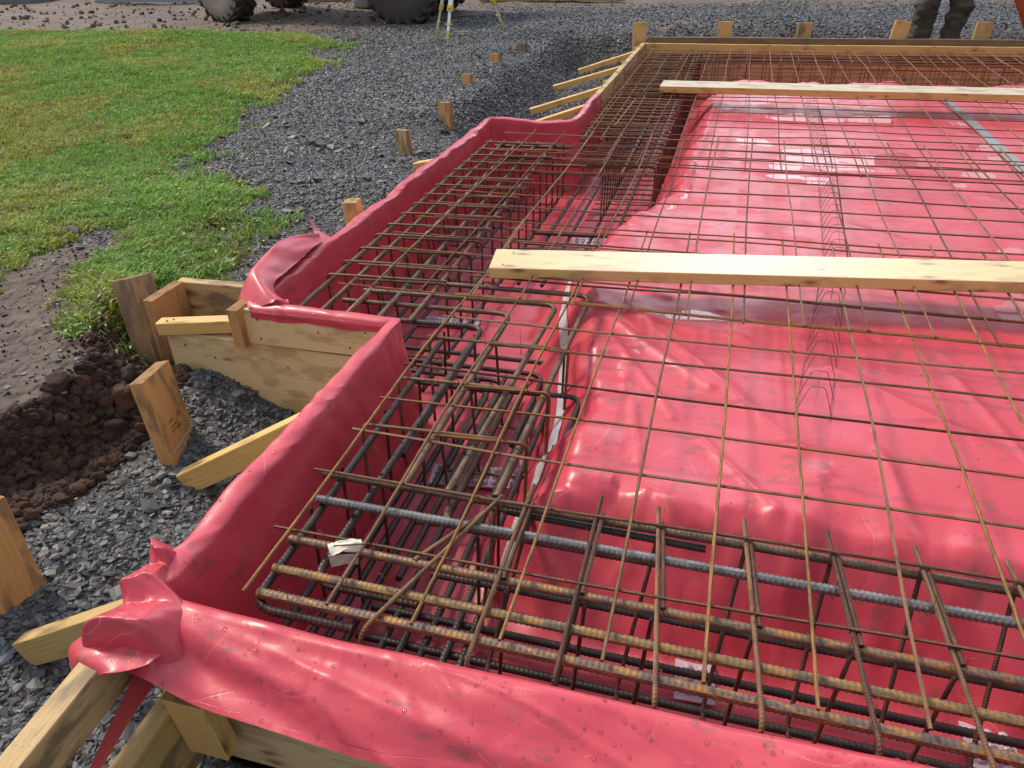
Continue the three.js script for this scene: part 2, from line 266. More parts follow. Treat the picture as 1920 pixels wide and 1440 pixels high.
// ---------------------------------------------------------------- loose slate gravel, single stones, soil
function stoneGeo(r, flat, det = 0) {
  const pts = []; const n = 11 + det;
  for (let i = 0; i < n; i++) { const a = r() * 6.283, u = r() * 2 - 1, q = Math.sqrt(1 - u * u), k = 0.75 + r() * 0.35; pts.push(V(Math.cos(a) * q * k * 1.25, u * flat * k, Math.sin(a) * q * k * 0.85)); }
  const g = new ConvexGeometry(pts); g.deleteAttribute('uv'); g.computeVertexNormals(); return g;
}
const stoneMat = new THREE.MeshStandardMaterial({ color: 0xffffff, roughness: 0.55 });
{
  const r = rng(5), geos = [0.35, 0.5, 0.28, 0.62].map((f) => stoneGeo(r, f)), lists = geos.map(() => []);
  const M = new THREE.Matrix4(), Q = new THREE.Quaternion(), E = new THREE.Euler();
  function scatter(x0, x1, z0, z1, count, sMin, sMax, pow) {
    for (let i = 0; i < count; i++) {
      const x = mix(x0, x1, r()), z = mix(z0, z1, r());
      if (slabD(x, z) < 0.02) continue;
      const q = zones(x, z), keep = (1 - q.lawn) * (1 - q.mud * 0.94) * (1 - q.soil * 0.7);
      if (r() > keep) continue;
      const s = mix(sMin, sMax, Math.pow(r(), pow));
      E.set((r() - 0.5) * 1.1, r() * 6.28, (r() - 0.5) * 1.1); Q.setFromEuler(E);
      M.compose(V(x, groundY(x, z) + s * 0.14, z), Q, V(s, s, s));
      const b = 0.45 + r() * 1.15, t = r(), c = t < 0.72 ? [0.112, 0.122, 0.140] : t < 0.88 ? [0.135, 0.125, 0.112] : t < 0.96 ? [0.075, 0.08, 0.088] : [0.21, 0.21, 0.205];
      lists[(r() * 4) | 0].push([M.clone(), c.map((v) => v * b * 0.72)]);
    }
  }
  scatter(-1.6, -0.1, -1.45, 1.0, 40000, 0.0035, 0.021, 2.3);
  scatter(-1.3, 0.6, 0.3, 1.0, 9000, 0.0035, 0.017, 2.0);
  scatter(-4.3, -0.1, -4.6, -1.45, 90000, 0.0045, 0.018, 1.9);
  scatter(-5, -0.1, -9.2, -4.6, 100000, 0.006, 0.022, 1.8);
  scatter(-7, 6, -13.5, -8.0, 90000, 0.008, 0.028, 1.7);
  const gr = new THREE.Group(); gr.name = 'gravel'; gr.userData = { kind: 'stuff', label: 'dark blue grey crushed slate gravel spread over the ground around the formwork', category: 'gravel' }; scene.add(gr);
  lists.forEach((L, k) => {
    const im = new THREE.InstancedMesh(geos[k], stoneMat, L.length); im.name = 'loose_gravel'; im.userData.kind = 'stuff'; im.castShadow = im.receiveShadow = true;
    const C = new THREE.Color(); L.forEach(([m, c], i) => { im.setMatrixAt(i, m); im.setColorAt(i, C.setRGB(...c)); }); gr.add(im);
  });
  // the larger stones one can pick out beside the near forms and along the path
  const big = [0, 1, 2, 3, 4, 5].map((i) => stoneGeo(r, 0.32 + i * 0.06, 4));
  const tones = [[0.07, 0.073, 0.078], [0.11, 0.115, 0.123], [0.05, 0.053, 0.057], [0.165, 0.17, 0.17], [0.10, 0.092, 0.082], [0.085, 0.093, 0.11]].map((c) => lin(...c, { roughness: 0.5 }));
  let n = 0;
  for (let i = 0; i < 9000 && n < 300; i++) {
    const near = n < 215, x = near ? mix(-1.3, 0.1, r()) : mix(-3.2, -0.9, r()), z = near ? mix(-1.35, 0.55, r()) : mix(-4.5, -1.5, r());
    const q = zones(x, z); if (slabD(x, z) < 0.06 || r() > (1 - q.lawn) * (1 - q.mud * 0.8) * (1 - q.soil * 0.85)) continue;
    if (near && z > 0.3 && x > -0.25) continue;
    const s = near ? mix(0.015, 0.038, Math.pow(r(), 2.0)) : mix(0.022, 0.05, Math.pow(r(), 1.6));
    const m = mesh('stone', big[(r() * 6) | 0], tones[(r() * 6) | 0], ground);
    m.position.set(x, groundY(x, z) + s * 0.28, z); m.rotation.set((r() - 0.5) * 0.8, r() * 6.28, (r() - 0.5) * 0.8); m.scale.setScalar(s); n++;
  }
  // broken soil of the bank
  const clods = [0, 1, 2].map(() => { const g0 = new THREE.IcosahedronGeometry(1, 5); g0.deleteAttribute('uv'); const g = mergeVertices(g0), p = g.attributes.position, o = r() * 50; for (let i = 0; i < p.count; i++) { const v = V().fromBufferAttribute(p, i), k = 0.45 + 0.8 * fbm(v.x * 1.6 + o + v.z, v.y * 1.6 + v.z * 1.3 + o, 2) + 0.55 * (fbm(v.x * 6 + o + v.z * 5, v.y * 6 - v.z * 4 + o, 3) - 0.3); p.setXYZ(i, v.x * k * 1.15, v.y * k * 0.7, v.z * k); } g.computeVertexNormals(); return g; });
  const sg = new THREE.Group(); sg.name = 'soil'; sg.userData = { kind: 'stuff', label: 'dark brown crumbled soil on the cut bank beside the stakes', category: 'soil' }; scene.add(sg);
  const soilMat = new THREE.MeshStandardMaterial({ roughness: 0.95, bumpMap: grainBump, bumpScale: 0.01 });
  clods.forEach((g, k) => {
    const items = [];
    for (let i = 0; i < 34000; i++) {
      const x = mix(-2.5, -1.0, r()), z = mix(-2.0, 0.5, r()), q = zones(x, z); const crumb = q.mud * (1 - q.lawn) * 0.03; if (r() > Math.max(q.soil, crumb)) continue;
      const s = q.soil > 0.4 ? mix(0.0028, 0.027, Math.pow(r(), 5)) : mix(0.0015, 0.007, Math.pow(r(), 3)); items.push([x, z, s]);
    }
    if (k === 0) items.push([-1.16, -0.62, 0.05], [-1.2, -0.75, 0.06], [-1.25, -0.5, 0.04], [-1.17, -0.45, 0.04], [-1.32, -0.6, 0.045], [-1.28, -0.85, 0.05], [-1.3, -0.72, 0.035]);
    for (let i = 0; i < 420; i++) { const x = mix(-15, -4.2, r()), z = mix(-15, -9.1, r()); if (zones(x, z).mud > 0.6) items.push([x, z, mix(0.008, 0.045, Math.pow(r(), 4)), 2.6]); }
    const im = new THREE.InstancedMesh(g, soilMat, items.length); im.name = 'soil_clods'; im.userData.kind = 'stuff'; im.castShadow = im.receiveShadow = true;
    const C = new THREE.Color(); items.forEach(([x, z, s, tone], i) => { E.set(r() * 6, r() * 6, r() * 6); M.compose(V(x, groundY(x, z) + s * 0.4, z), Q.setFromEuler(E), V(s, s, s)); im.setMatrixAt(i, M); const b = (0.6 + r() * 0.8) * (tone ?? 1), rd = !tone && r() < 0.3 ? 1.5 : 1; im.setColorAt(i, tone ? C.setRGB(0.054 * b, 0.042 * b, 0.034 * b) : C.setRGB(0.046 * b * rd, 0.028 * b * (1 + (rd - 1) * 0.4), 0.020 * b)); });
    sg.add(im);
  });
}

// ---------------------------------------------------------------- grass
{
  const r = rng(9);
  function tuft(n, spread, h) {
    const P = [], I = [], N = [];
    for (let b = 0; b < n; b++) {
      const a = r() * 6.283, d = Math.sqrt(r()) * spread, bx = Math.cos(a) * d, bz = Math.sin(a) * d, L = h * (0.55 + r() * 0.6), la = r() * 6.283, ln = L * (0.35 + r() * 0.8), w = 0.0022 + r() * 0.002, o = P.length / 3;
      const wx = -Math.sin(la) * w, wz = Math.cos(la) * w, mx = bx + Math.cos(la) * ln * 0.35, mz = bz + Math.sin(la) * ln * 0.35, tx = bx + Math.cos(la) * ln, tz = bz + Math.sin(la) * ln;
      P.push(bx - wx, 0, bz - wz, bx + wx, 0, bz + wz, mx - wx, L * 0.62, mz - wz, mx + wx, L * 0.62, mz + wz, tx, L * 0.85, tz);
      I.push(o, o + 1, o + 2, o + 1, o + 3, o + 2, o + 2, o + 3, o + 4);
    }
    const g = new THREE.BufferGeometry(); g.setAttribute('position', new THREE.Float32BufferAttribute(P, 3)); g.setIndex(I); g.computeVertexNormals(); return g;
  }
  const geos = [tuft(13, 0.035, 0.026), tuft(13, 0.04, 0.034), tuft(13, 0.035, 0.042)], lists = [[], [], []];
  const M = new THREE.Matrix4(), Q = new THREE.Quaternion(), E = new THREE.Euler();
  function sow(x0, x1, z0, z1, n, k) {
    for (let i = 0; i < n; i++) {
      const x = mix(x0, x1, r()), z = mix(z0, z1, r()), q = zones(x, z); if (r() > Math.max(q.lawn * 1.05, q.p > 0.2 ? 0.30 * smooth(0.42, 0.0, sdPoly(LAWN, x, z)) * smooth(0.45, 0.6, fbm(x * 3, z * 3 + 40, 2)) : 0)) continue;
      const thin = fbm(x * 2.3 + 50, z * 2.3, 3); if (thin < 0.40 && r() < 0.6) continue;
      const big = fbm(x * 0.9 + 20, z * 0.9 + 3, 3), s = k * (0.6 + r() * 0.7) * (0.6 + big * 0.8);
      E.set((r() - 0.5) * 0.5, r() * 6.28, (r() - 0.5) * 0.5); M.compose(V(x, groundY(x, z) - 0.004, z), Q.setFromEuler(E), V(s, s, s));
      const y = smooth(0.46, 0.68, fbm(x * 1.7, z * 1.7 + 70, 4)), b = 0.7 + r() * 0.6, dry = r() < 0.10 + 0.15 * y;
      const c = dry ? [0.40, 0.33, 0.13] : [mix(0.25, 0.40, y), mix(0.44, 0.46, y), mix(0.06, 0.065, y)];
      lists[(r() * 3) | 0].push([M.clone(), c.map((v) => v * b)]);
    }
  }
  sow(-4, -1.2, -3, -0.95, 16000, 1.0); sow(-7, -2.2, -6, -1.2, 42000, 1.1); sow(-12, -3.2, -9.3, -5, 52000, 1.3); sow(-13, -6.5, -6, -2, 12000, 1.3);
  for (let i = 0; i < 130; i++) {   // rough tussock hanging over the cut bank
    const a = r() * 6.28, d = Math.sqrt(r()) * 0.16, x = -1.50 + Math.cos(a) * d, z = -1.06 + Math.sin(a) * d, s = 0.8 + r() * 0.7; E.set(0.2 + r() * 0.5, r() * 6.28, -(r() * 0.6)); M.compose(V(x, groundY(x, z), z), Q.setFromEuler(E), V(s, s, s));
    const b = 0.8 + r() * 0.5; lists[2].push([M.clone(), r() < 0.4 ? [0.30 * b, 0.26 * b, 0.11 * b] : [0.24 * b, 0.36 * b, 0.06 * b]]);
  }
  for (let i = 0; i < 130; i++) { const x = -1.62 + (r() - 0.5) * 0.55, z = -2.0 + (r() - 0.5) * 0.8, s = 0.9 + r() * 0.8; E.set((r() - 0.5) * 0.6, r() * 6.28, (r() - 0.5) * 0.6); M.compose(V(x, groundY(x, z), z), Q.setFromEuler(E), V(s, s, s)); lists[1].push([M.clone(), [0.25, 0.36, 0.06].map((v) => v * (0.7 + r() * 0.6))]); }
  const gr = new THREE.Group(); gr.name = 'grass'; gr.userData = { kind: 'stuff', label: 'short bright green lawn left of the gravel path', category: 'grass' }; scene.add(gr);
  const mat = new THREE.MeshPhysicalMaterial({ roughness: 0.75, side: THREE.DoubleSide, transmission: 0.35, thickness: 0 });
  lists.forEach((L, k) => { const im = new THREE.InstancedMesh(geos[k], mat, L.length); im.name = 'grass_tufts'; im.userData.kind = 'stuff'; im.castShadow = im.receiveShadow = true; const C = new THREE.Color(); L.forEach(([m, c], i) => { im.setMatrixAt(i, m); im.setColorAt(i, C.setRGB(...c)); }); gr.add(im); });
}

// ---------------------------------------------------------------- membrane
const PL = [[0.60, -0.47], [0.62, -0.9], [0.52, -1.3], [0.44, -1.7], [0.36, -2.2], [0.44, -2.55], [0.62, -3.1], [0.70, -3.8], [0.76, -6.0], [0.85, -6.72], [7, -6.72], [7, -0.43], [1.2, -0.43]];
const ridge = (x, z, ax, az, bx, bz, w, a) => { const ex = bx - ax, ez = bz - az, t = ((x - ax) * ex + (z - az) * ez) / (ex * ex + ez * ez), u = clamp(t), d = Math.hypot(x - ax - ex * u, z - az - ez * u); return a * (0.55 * Math.exp(-1.6 * d / w) + 0.45 * Math.exp(-d * d / (w * w))) * (t < 0 || t > 1 ? Math.exp(-d * d / (w * w)) : Math.sin(Math.PI * clamp(0.12 + t * 0.76)) ** 0.5); };
const FOLDS = [[0.55, -1.5, 0.95, -1.05, 0.03, 0.016], [0.58, -1.35, 0.85, -0.85, 0.022, 0.012], [0.66, -1.15, 0.78, -0.6, 0.02, 0.012], [0.62, -1.55, 1.05, -1.45, 0.03, 0.014], [1.35, -1.25, 1.9, -0.75, 0.05, 0.014], [0.95, -0.75, 1.15, -0.45, 0.03, 0.014], [1.45, -0.8, 1.5, -0.45, 0.022, 0.010], [0.5, -1.9, 0.75, -1.75, 0.03, 0.012], [0.55, -2.6, 0.9, -2.2, 0.05, 0.012]];
for (const f of FOLDS) f[5] *= 1.25;
{ const r = rng(404); for (let i = 0; i < 46; i++) { const x = mix(0.7, 3.2, r()), z = mix(-0.6, -6.4, r()), a = (r() - 0.5) * 1.6 + (r() < 0.3 ? 1.5 : 0), l = 0.15 + r() * 0.5; FOLDS.push([x, z, x + Math.cos(a) * l, z + Math.sin(a) * l, 0.012 + r() * 0.03, 0.003 + r() * 0.007]); } }
const LEVEL = -0.1168;
function filmY(x, z) {
  const wob = (fbm(x * 3 + 8, z * 3, 3) - 0.5) * 0.14;
  const d = sdPoly(PL, x, z) + wob * 0.5;
  const kl = clamp(d / 0.29), k = mix(kl, smooth(0, 1, kl), 0.45);
  let y = mix(-0.112, -0.425, k);
  const bell = smooth(-0.22, 0.05, d) * smooth(0.40, 0.2, d);
  // wrinkles that run down the batter
  const t = x < 0.72 && z < -0.45 ? z : x * 0.9 + z * 0.15;
  y += bell * ((fbm(t * 7 + 3, d * 2.2 + t, 2) - 0.5) * 0.06 + (0.2 - Math.abs(fbm(t * 5 + d * 4 + 21, d * 3 - t * 2, 2) - 0.5)) * 0.06 + (fbm(t * 26, d * 2.2 + 7, 2) - 0.5) * 0.016);
  // slack on top
  const flat = smooth(0.05, -0.15, d);
  y += flat * ((fbm(x * 1.3 + 31, z * 1.3 + 2, 3) - 0.5) * 0.024 + smooth(-1.9, -1.2, z) * (0.2 - Math.abs(fbm(x * 1.8 + 3 + z, z * 1.6 + 12 - x, 2) - 0.5)) * 0.045 + (fbm(x * 5.5, z * 3.1, 3) - 0.5) * 0.008);
  y += ridge(x, z, 0.60, -1.65, 1.22, -0.75, 0.045, 0.020) + ridge(x, z, 1.30, -0.62, 1.80, -0.14, 0.07, 0.024) + ridge(x, z, 0.83, -0.47, 1.05, -0.33, 0.04, 0.02) + ridge(x, z, 0.98, -3.73, 1.7, -3.72, 0.03, 0.016) + ridge(x, z, 1.6, -3.77, 2.7, -3.74, 0.035, 0.02);
  y += ridge(x, z, 1.17, -2.4, 1.2, 0.0, 0.006, 0.005) + ridge(x, z, 1.75, -1.3, 1.95, -0.4, 0.02, 0.01) + ridge(x, z, 0.7, -5.8, 0.72, -3.6, 0.06, 0.02) + ridge(x, z, 0.95, -5.6, 0.8, -3.3, 0.05, 0.018);
  for (const f of FOLDS) if (Math.abs(x - (f[0] + f[2]) / 2) < 0.5 && Math.abs(z - (f[1] + f[3]) / 2) < 0.5) y += ridge(x, z, ...f);
  y += smooth(0.2, 0.35, d) * (fbm(x * 7, z * 7, 3) - 0.5) * 0.02;
  return y;
}
const MEM = thing('plastic_membrane', 'red plastic damp proof membrane lining the slab form and lapped over its edges', 'membrane');
function gridGeo(xs, zs, f, uvS = 1) {
  const pos = [], uv = [], idx = [], nx = xs.length;
  for (const z of zs) for (const x of xs) { pos.push(x, f(x, z), z); uv.push(x / uvS, z / uvS); }
  for (let j = 0; j < zs.length - 1; j++) for (let i = 0; i < nx - 1; i++) { const a = j * nx + i; idx.push(a, a + nx, a + 1, a + 1, a + nx, a + nx + 1); }
  const g = new THREE.BufferGeometry(); g.setAttribute('position', new THREE.Float32BufferAttribute(pos, 3)); g.setAttribute('uv', new THREE.Float32BufferAttribute(uv, 2)); g.setIndex(idx); g.computeVertexNormals(); return g;
}
{
  const xsF = segs([[-0.125], [2.2, 190], [4.5, 60]]);
  mesh('floor_sheet', gridGeo(xsF, segs([[0.31], [-2.2, 200], [-7.0, 200], [-7.95, 16]]), filmY), film, MEM);
  mesh('floor_sheet', gridGeo(segs([[-0.725], [-0.125, 40]]), segs([[-1.03], [-4.12, 130]]), filmY), film, MEM);
}
const CREASE = [[3.29, 0.60, 3.30, 0.82], [3.30, 0.82, 3.37, 1.0], [3.30, 0.80, 3.20, 1.0], [2.86, 0.64, 3.0, 1.0], [2.6, 0.75, 2.48, 1.0], [2.35, 0.55, 2.42, 0.8], [3.48, 0.62, 3.36, 0.9], [2.72, 0.6, 2.6, 0.72]];
// edge wrap: swept along the inside face of the form
const EDGE = [[3.6, 0.31], [-0.125, 0.31], [-0.125, -1.03], [-0.72, -1.03], [-0.735, -4.12], [-0.125, -4.12], [-0.125, -5.15]];
{
  const pts = [];   // filleted, evenly walked
  for (let i = 0; i < EDGE.length - 1; i++) {
    const [ax, az] = EDGE[i], [bx, bz] = EDGE[i + 1], L = Math.hypot(bx - ax, bz - az), st = az < -2.5 ? 0.03 : 0.014, n = Math.round(L / st);
    for (let k = i ? 1 : 0; k <= n; k++) pts.push([ax + (bx - ax) * k / n, az + (bz - az) * k / n, i]);
  }
  const R = 0.03, P2 = pts.map(([x, z, i], k) => [x, z, i]);
  for (let it = 0; it < 3; it++) for (let k = 1; k < P2.length - 1; k++) { P2[k][0] = (P2[k - 1][0] + 2 * P2[k][0] + P2[k + 1][0]) / 4; P2[k][1] = (P2[k - 1][1] + 2 * P2[k][1] + P2[k + 1][1]) / 4; }
  const nS = P2.length, T = 46, pos = [], uv = [], idx = [];
  let s = 0;
  const nrm = P2.map((p, k) => { const a = P2[Math.max(0, k - 2)], b = P2[Math.min(nS - 1, k + 2)], dx = b[0] - a[0], dz = b[1] - a[1], l = Math.hypot(dx, dz); return [dz / l, -dx / l]; });
  for (let k = 0; k < nS; k++) {
    if (k) s += Math.hypot(P2[k][0] - P2[k - 1][0], P2[k][1] - P2[k - 1][1]);
    const [x, z, seg] = P2[k], [nx, nz] = nrm[k];
    // how far it hangs outside and how wide it lies over the board
    const c1 = Math.exp(-((x + 0.125) ** 2 + (z - 0.31) ** 2) / 0.02);          // bunched near corner
    let hang, topW, slant;
    if (seg === 0) { hang = 0.21 + 0.06 * (fbm(x * 2, 3, 2) - 0.5); topW = 0.07; slant = 0.68; hang = mix(hang, 0.16, c1); }
    else if (seg === 1) { hang = 0.09; topW = 0.06; slant = 0.1; hang *= smooth(-1.0, -0.8, z); }
    else if (seg === 2) { hang = 0.028 + 0.03 * Math.max(0, fbm(x * 9, 1, 2) - 0.4); topW = 0.052; slant = 0.03; hang *= smooth(-0.14, -0.24, x); topW *= mix(0.8, 1, smooth(-0.14, -0.2, x)); }
    else if (seg === 3) { hang = 0.12; topW = 0.055; slant = 0.35; }
    else if (seg === 4) { hang = 0.10; topW = 0.07; slant = 0.3; }
    else { hang = 0.07; topW = 0.05; slant = 0.3; }
    const topY = 0.052 + 0.012 * (fbm(s * 3.1, 2, 3) - 0.5) * 2 + 0.015 * c1;
    const L1 = 0.44, L2 = topW + 0.02, tot = L1 + L2 + hang;
    for (let t = 0; t <= T; t++) {
      const f = t / T, a = f < 0.5 ? (f / 0.5) * L1 : f < 0.72 ? L1 + ((f - 0.5) / 0.22) * L2 : L1 + L2 + ((f - 0.72) / 0.28) * hang;
      let o, y;
      if (f < 0.5) { const q = a / L1; y = -0.425 + (topY - 0.012 + 0.425) * q; o = -0.055 * (1 - q) ** 2 - 0.012 + 0.010 * q; }
      else if (f < 0.72) { const q = (f - 0.5) / 0.22, an = Math.PI * q; o = topW * (1 - Math.cos(an)) / 2; y = topY - 0.012 + 0.016 * Math.sin(an) - 0.004 * q; }
      else { const q = (f - 0.72) / 0.28; o = topW + 0.003 + slant * hang * q * (1 - 0.25 * q); y = topY - 0.016 - hang * Math.sqrt(1 - slant * slant * 0.6) * q; }
      if (seg === 0 && f >= 0.5) { const q = (f - 0.5) / 0.5, e = hang / 0.21, rd = smooth(0, 0.10, q); o = 0.002 + 0.006 * rd + e * 0.178 * q; y = topY - 0.012 + 0.006 * rd - e * (0.030 * q + 0.072 * q * q); }
      // slack: long soft billows and sharper drawn folds
      const amp = f < 0.5 ? 0.010 * Math.sin(Math.PI * f) : 0.010;
      let w = (fbm(s * 4.2 + 3, f * 2.2, 3) - 0.5) * amp * 3.2 + (fbm(s * 15 + f * 3, f * 3 + 9, 2) - 0.5) * amp * 0.5;
      const fold = Math.abs(fbm(s * 6 + f * 2.4, f * 1.2 + 20, 2) - 0.5); w += (f > 0.45 ? 0.005 : 0.004) * smooth(0.09, 0, fold);
      if (seg === 0 && f > 0.5) w += (0.022 * (fbm(s * 1.7 + f * 3.4, f * 0.9 - s * 0.25 + 60, 2) - 0.5) * 2 + (0.18 - Math.abs(fbm(s * 2.3 + f * 4.2 + 11, f * 1.1 - s * 0.5 + 30, 2) - 0.5)) * 0.055 * (0.6 + Math.exp(-((s - 3.5) ** 2) / 0.5))) * smooth(0.52, 0.8, f) + 0.006 * smooth(0.05, 0, Math.abs(fbm(s * 1.7 + f * 2.2, f * 1.4 + 80, 2) - 0.5));
      w += (0.14 - Math.abs(fbm(s * 3.3 + f * 1.8 + 70, f * 2 - s * 0.5, 2) - 0.5)) * (f < 0.5 ? 0.05 * Math.sin(Math.PI * f * 2) : 0.045);
      if (seg === 2 || seg === 4) w *= 0.5;
      if (seg === 0) for (const [sa, fa, sb, fb] of CREASE) { const t2 = clamp((f - fa) / (fb - fa)), ds = s - mix(sa, sb, t2), df = f - mix(fa, fb, t2); w += 0.0035 * Math.exp(-(ds * ds) / 0.00005 - df * df / 0.002) - 0.002 * Math.exp(-((ds - 0.012) ** 2) / 0.00012 - df * df / 0.002); }
      // gathered pleats round the near corner
      const cf = c1 * smooth(0.3, 0.55, f); w += cf * 0.004 * Math.sin(s * 62 + f * 6) * (0.6 + fbm(s * 12, f * 3, 2));
      const up = f < 0.56 ? mix(0.15, 0.85, smooth(0.42, 0.56, f)) : mix(0.85, seg === 0 ? 0.7 : 0.3, smooth(0.64, 0.84, f));
      pos.push(x + nx * (o + w * (1 - up)) , y + w * up, z + nz * (o + w * (1 - up)));
      uv.push(s, a + 3.3);
    }
  }
  for (let k = 0; k < nS - 1; k++) for (let t = 0; t < T; t++) { const a = k * (T + 1) + t, b = a + T + 1; idx.push(a, a + 1, b, b, a + 1, b + 1); }
  const g = new THREE.BufferGeometry(); g.setAttribute('position', new THREE.Float32BufferAttribute(pos, 3)); g.setAttribute('uv', new THREE.Float32BufferAttribute(uv, 2)); g.setIndex(idx); g.computeVertexNormals();
  mesh('edge_wrap', g, film, MEM);
}
// loose pieces of film: bicubic patches through control points
function patch(rows, n, m, wr, seed) {
  const R = rows.length, C = rows[0].length, pos = [], uv = [], idx = [];
  const cr = (a, b, c, d, t) => 0.5 * (2 * b + (c - a) * t + (2 * a - 5 * b + 4 * c - d) * t * t + (3 * b - a - 3 * c + d) * t * t * t);
  const at = (L, i) => L[clamp(i, 0, L.length - 1)];
  const line = (L, t) => { const q = t * (L.length - 1), i = Math.min(L.length - 2, Math.floor(q)), f = q - i; return [0, 1, 2].map((k) => cr(at(L, i - 1)[k], at(L, i)[k], at(L, i + 1)[k], at(L, i + 2)[k], f)); };
  for (let j = 0; j <= m; j++) for (let i = 0; i <= n; i++) {
    const col = rows.map((r) => line(r, i / n)), p = line(col, j / m), w = (fbm(i / n * 3.4 + j / m * 1.5 + seed, j / m * 2.4 + seed, 2) - 0.5) * wr * 1.3, fo = smooth(0.07, 0, Math.abs(fbm(i / n * 2.2 + seed * 3, j / m * 1.6, 2) - 0.5)) * wr * 0.35;
    pos.push(p[0] + w * 0.3, p[1] + w + fo, p[2] + w * 0.3); uv.push(p[0] + p[1], p[2] + 0.3 * p[1] + seed);
  }
  for (let j = 0; j < m; j++) for (let i = 0; i < n; i++) { const a = j * (n + 1) + i; idx.push(a, a + 1, a + n + 1, a + 1, a + n + 2, a + n + 1); }
  const g = new THREE.BufferGeometry(); g.setAttribute('position', new THREE.Float32BufferAttribute(pos, 3)); g.setAttribute('uv', new THREE.Float32BufferAttribute(uv, 2)); g.setIndex(idx); g.computeVertexNormals(); return g;
}
mesh('loose_flap', patch([
  [[-0.58, 0.062, -1.03], [-0.70, 0.075, -1.12], [-0.735, 0.07, -1.35], [-0.75, 0.066, -1.62]],
  [[-0.64, 0.072, -1.0], [-0.77, 0.135, -1.12], [-0.80, 0.13, -1.36], [-0.79, 0.085, -1.64]],
  [[-0.70, 0.045, -0.985], [-0.82, 0.08, -1.1], [-0.87, 0.10, -1.38], [-0.84, 0.06, -1.63]],
  [[-0.73, 0.02, -0.975], [-0.84, 0.03, -1.08], [-0.91, 0.04, -1.42], [-0.87, 0.0, -1.64]]], 44, 34, 0.035, 3), film, MEM);
mesh('torn_strip', patch([[[-0.74, 0.066, -1.56], [-0.78, 0.07, -1.62], [-0.84, 0.085, -1.70], [-0.90, 0.15, -1.77]], [[-0.75, 0.06, -1.70], [-0.79, 0.06, -1.72], [-0.84, 0.075, -1.745], [-0.905, 0.15, -1.775]]], 20, 6, 0.008, 8), film, MEM);
{ // gathered cloth over the near corner: three folds lying across the form, left edge hanging free
  const n = 80, m = 96, pos = [], uv = [], idx = [];
  for (let j = 0; j <= m; j++) for (let i = 0; i <= n; i++) {
    const u = i / n, v = j / m, fan = 0.5 + 0.5 * smooth(0, 0.9, 1 - u), zc = 0.30 + (v - 0.5) * mix(0.22, 0.31, fan) + (fbm(u * 3, v * 2, 2) - 0.5) * 0.03, q = v * 2.35 + 0.1 + (fbm(u * 1.6 + 3, v * 1.4, 2) - 0.5) * 0.9 + u * 0.25;
    const tri = Math.abs(((q % 1) + 1) % 1 - 0.42), rid = Math.pow(clamp(1 - tri / 0.55), 1.3), win = smooth(1.0, 0.55, u) * smooth(0, 0.1, v) * smooth(1, 0.9, v);
    const drop = smooth(0.30, 0.0, u), x = mix(-0.225, mix(-0.118, 0.03, smooth(0.25, 0.62, v)), u) + drop * 0.03 * (1 - v);
    let y = 0.058 + 0.036 * rid * win + 0.010 * win - 0.13 * drop * drop - 0.09 * smooth(0.62, 1, u) - 0.05 * smooth(0.14, 0, v) - 0.05 * smooth(0.84, 1, v) + (fbm(u * 9, v * 9, 2) - 0.5) * 0.008;
    pos.push(x - 0.015 * rid * win, y, zc + 0.025 * rid * win); uv.push(x * 1 + 4, zc + y);
  }
  for (let j = 0; j < m; j++) for (let i = 0; i < n; i++) { const a = j * (n + 1) + i; idx.push(a, a + n + 1, a + 1, a + 1, a + n + 1, a + n + 2); }
  const g = new THREE.BufferGeometry(); g.setAttribute('position', new THREE.Float32BufferAttribute(pos, 3)); g.setAttribute('uv', new THREE.Float32BufferAttribute(uv, 2)); g.setIndex(idx); g.computeVertexNormals();
  mesh('loose_flap', g, film, MEM);
}
mesh('loose_flap', patch([[[-0.03, 0.03, 0.40], [-0.12, 0.04, 0.37], [-0.20, 0.03, 0.33]], [[-0.05, 0.026, 0.45], [-0.15, 0.035, 0.425], [-0.225, 0.015, 0.385]], [[-0.09, 0.03, 0.485], [-0.19, 0.03, 0.475], [-0.27, -0.01, 0.43]], [[-0.12, 0.03, 0.495], [-0.215, -0.03, 0.485], [-0.285, -0.06, 0.44]]], 26, 22, 0.007, 23), film, MEM);
mesh('loose_flap', patch([[[-0.118, -0.02, 0.40], [-0.120, -0.075, 0.50], [-0.122, -0.125, 0.60]], [[-0.121, -0.12, 0.40], [-0.124, -0.14, 0.50], [-0.123, -0.165, 0.60]]], 14, 6, 0.004, 33), film, MEM);
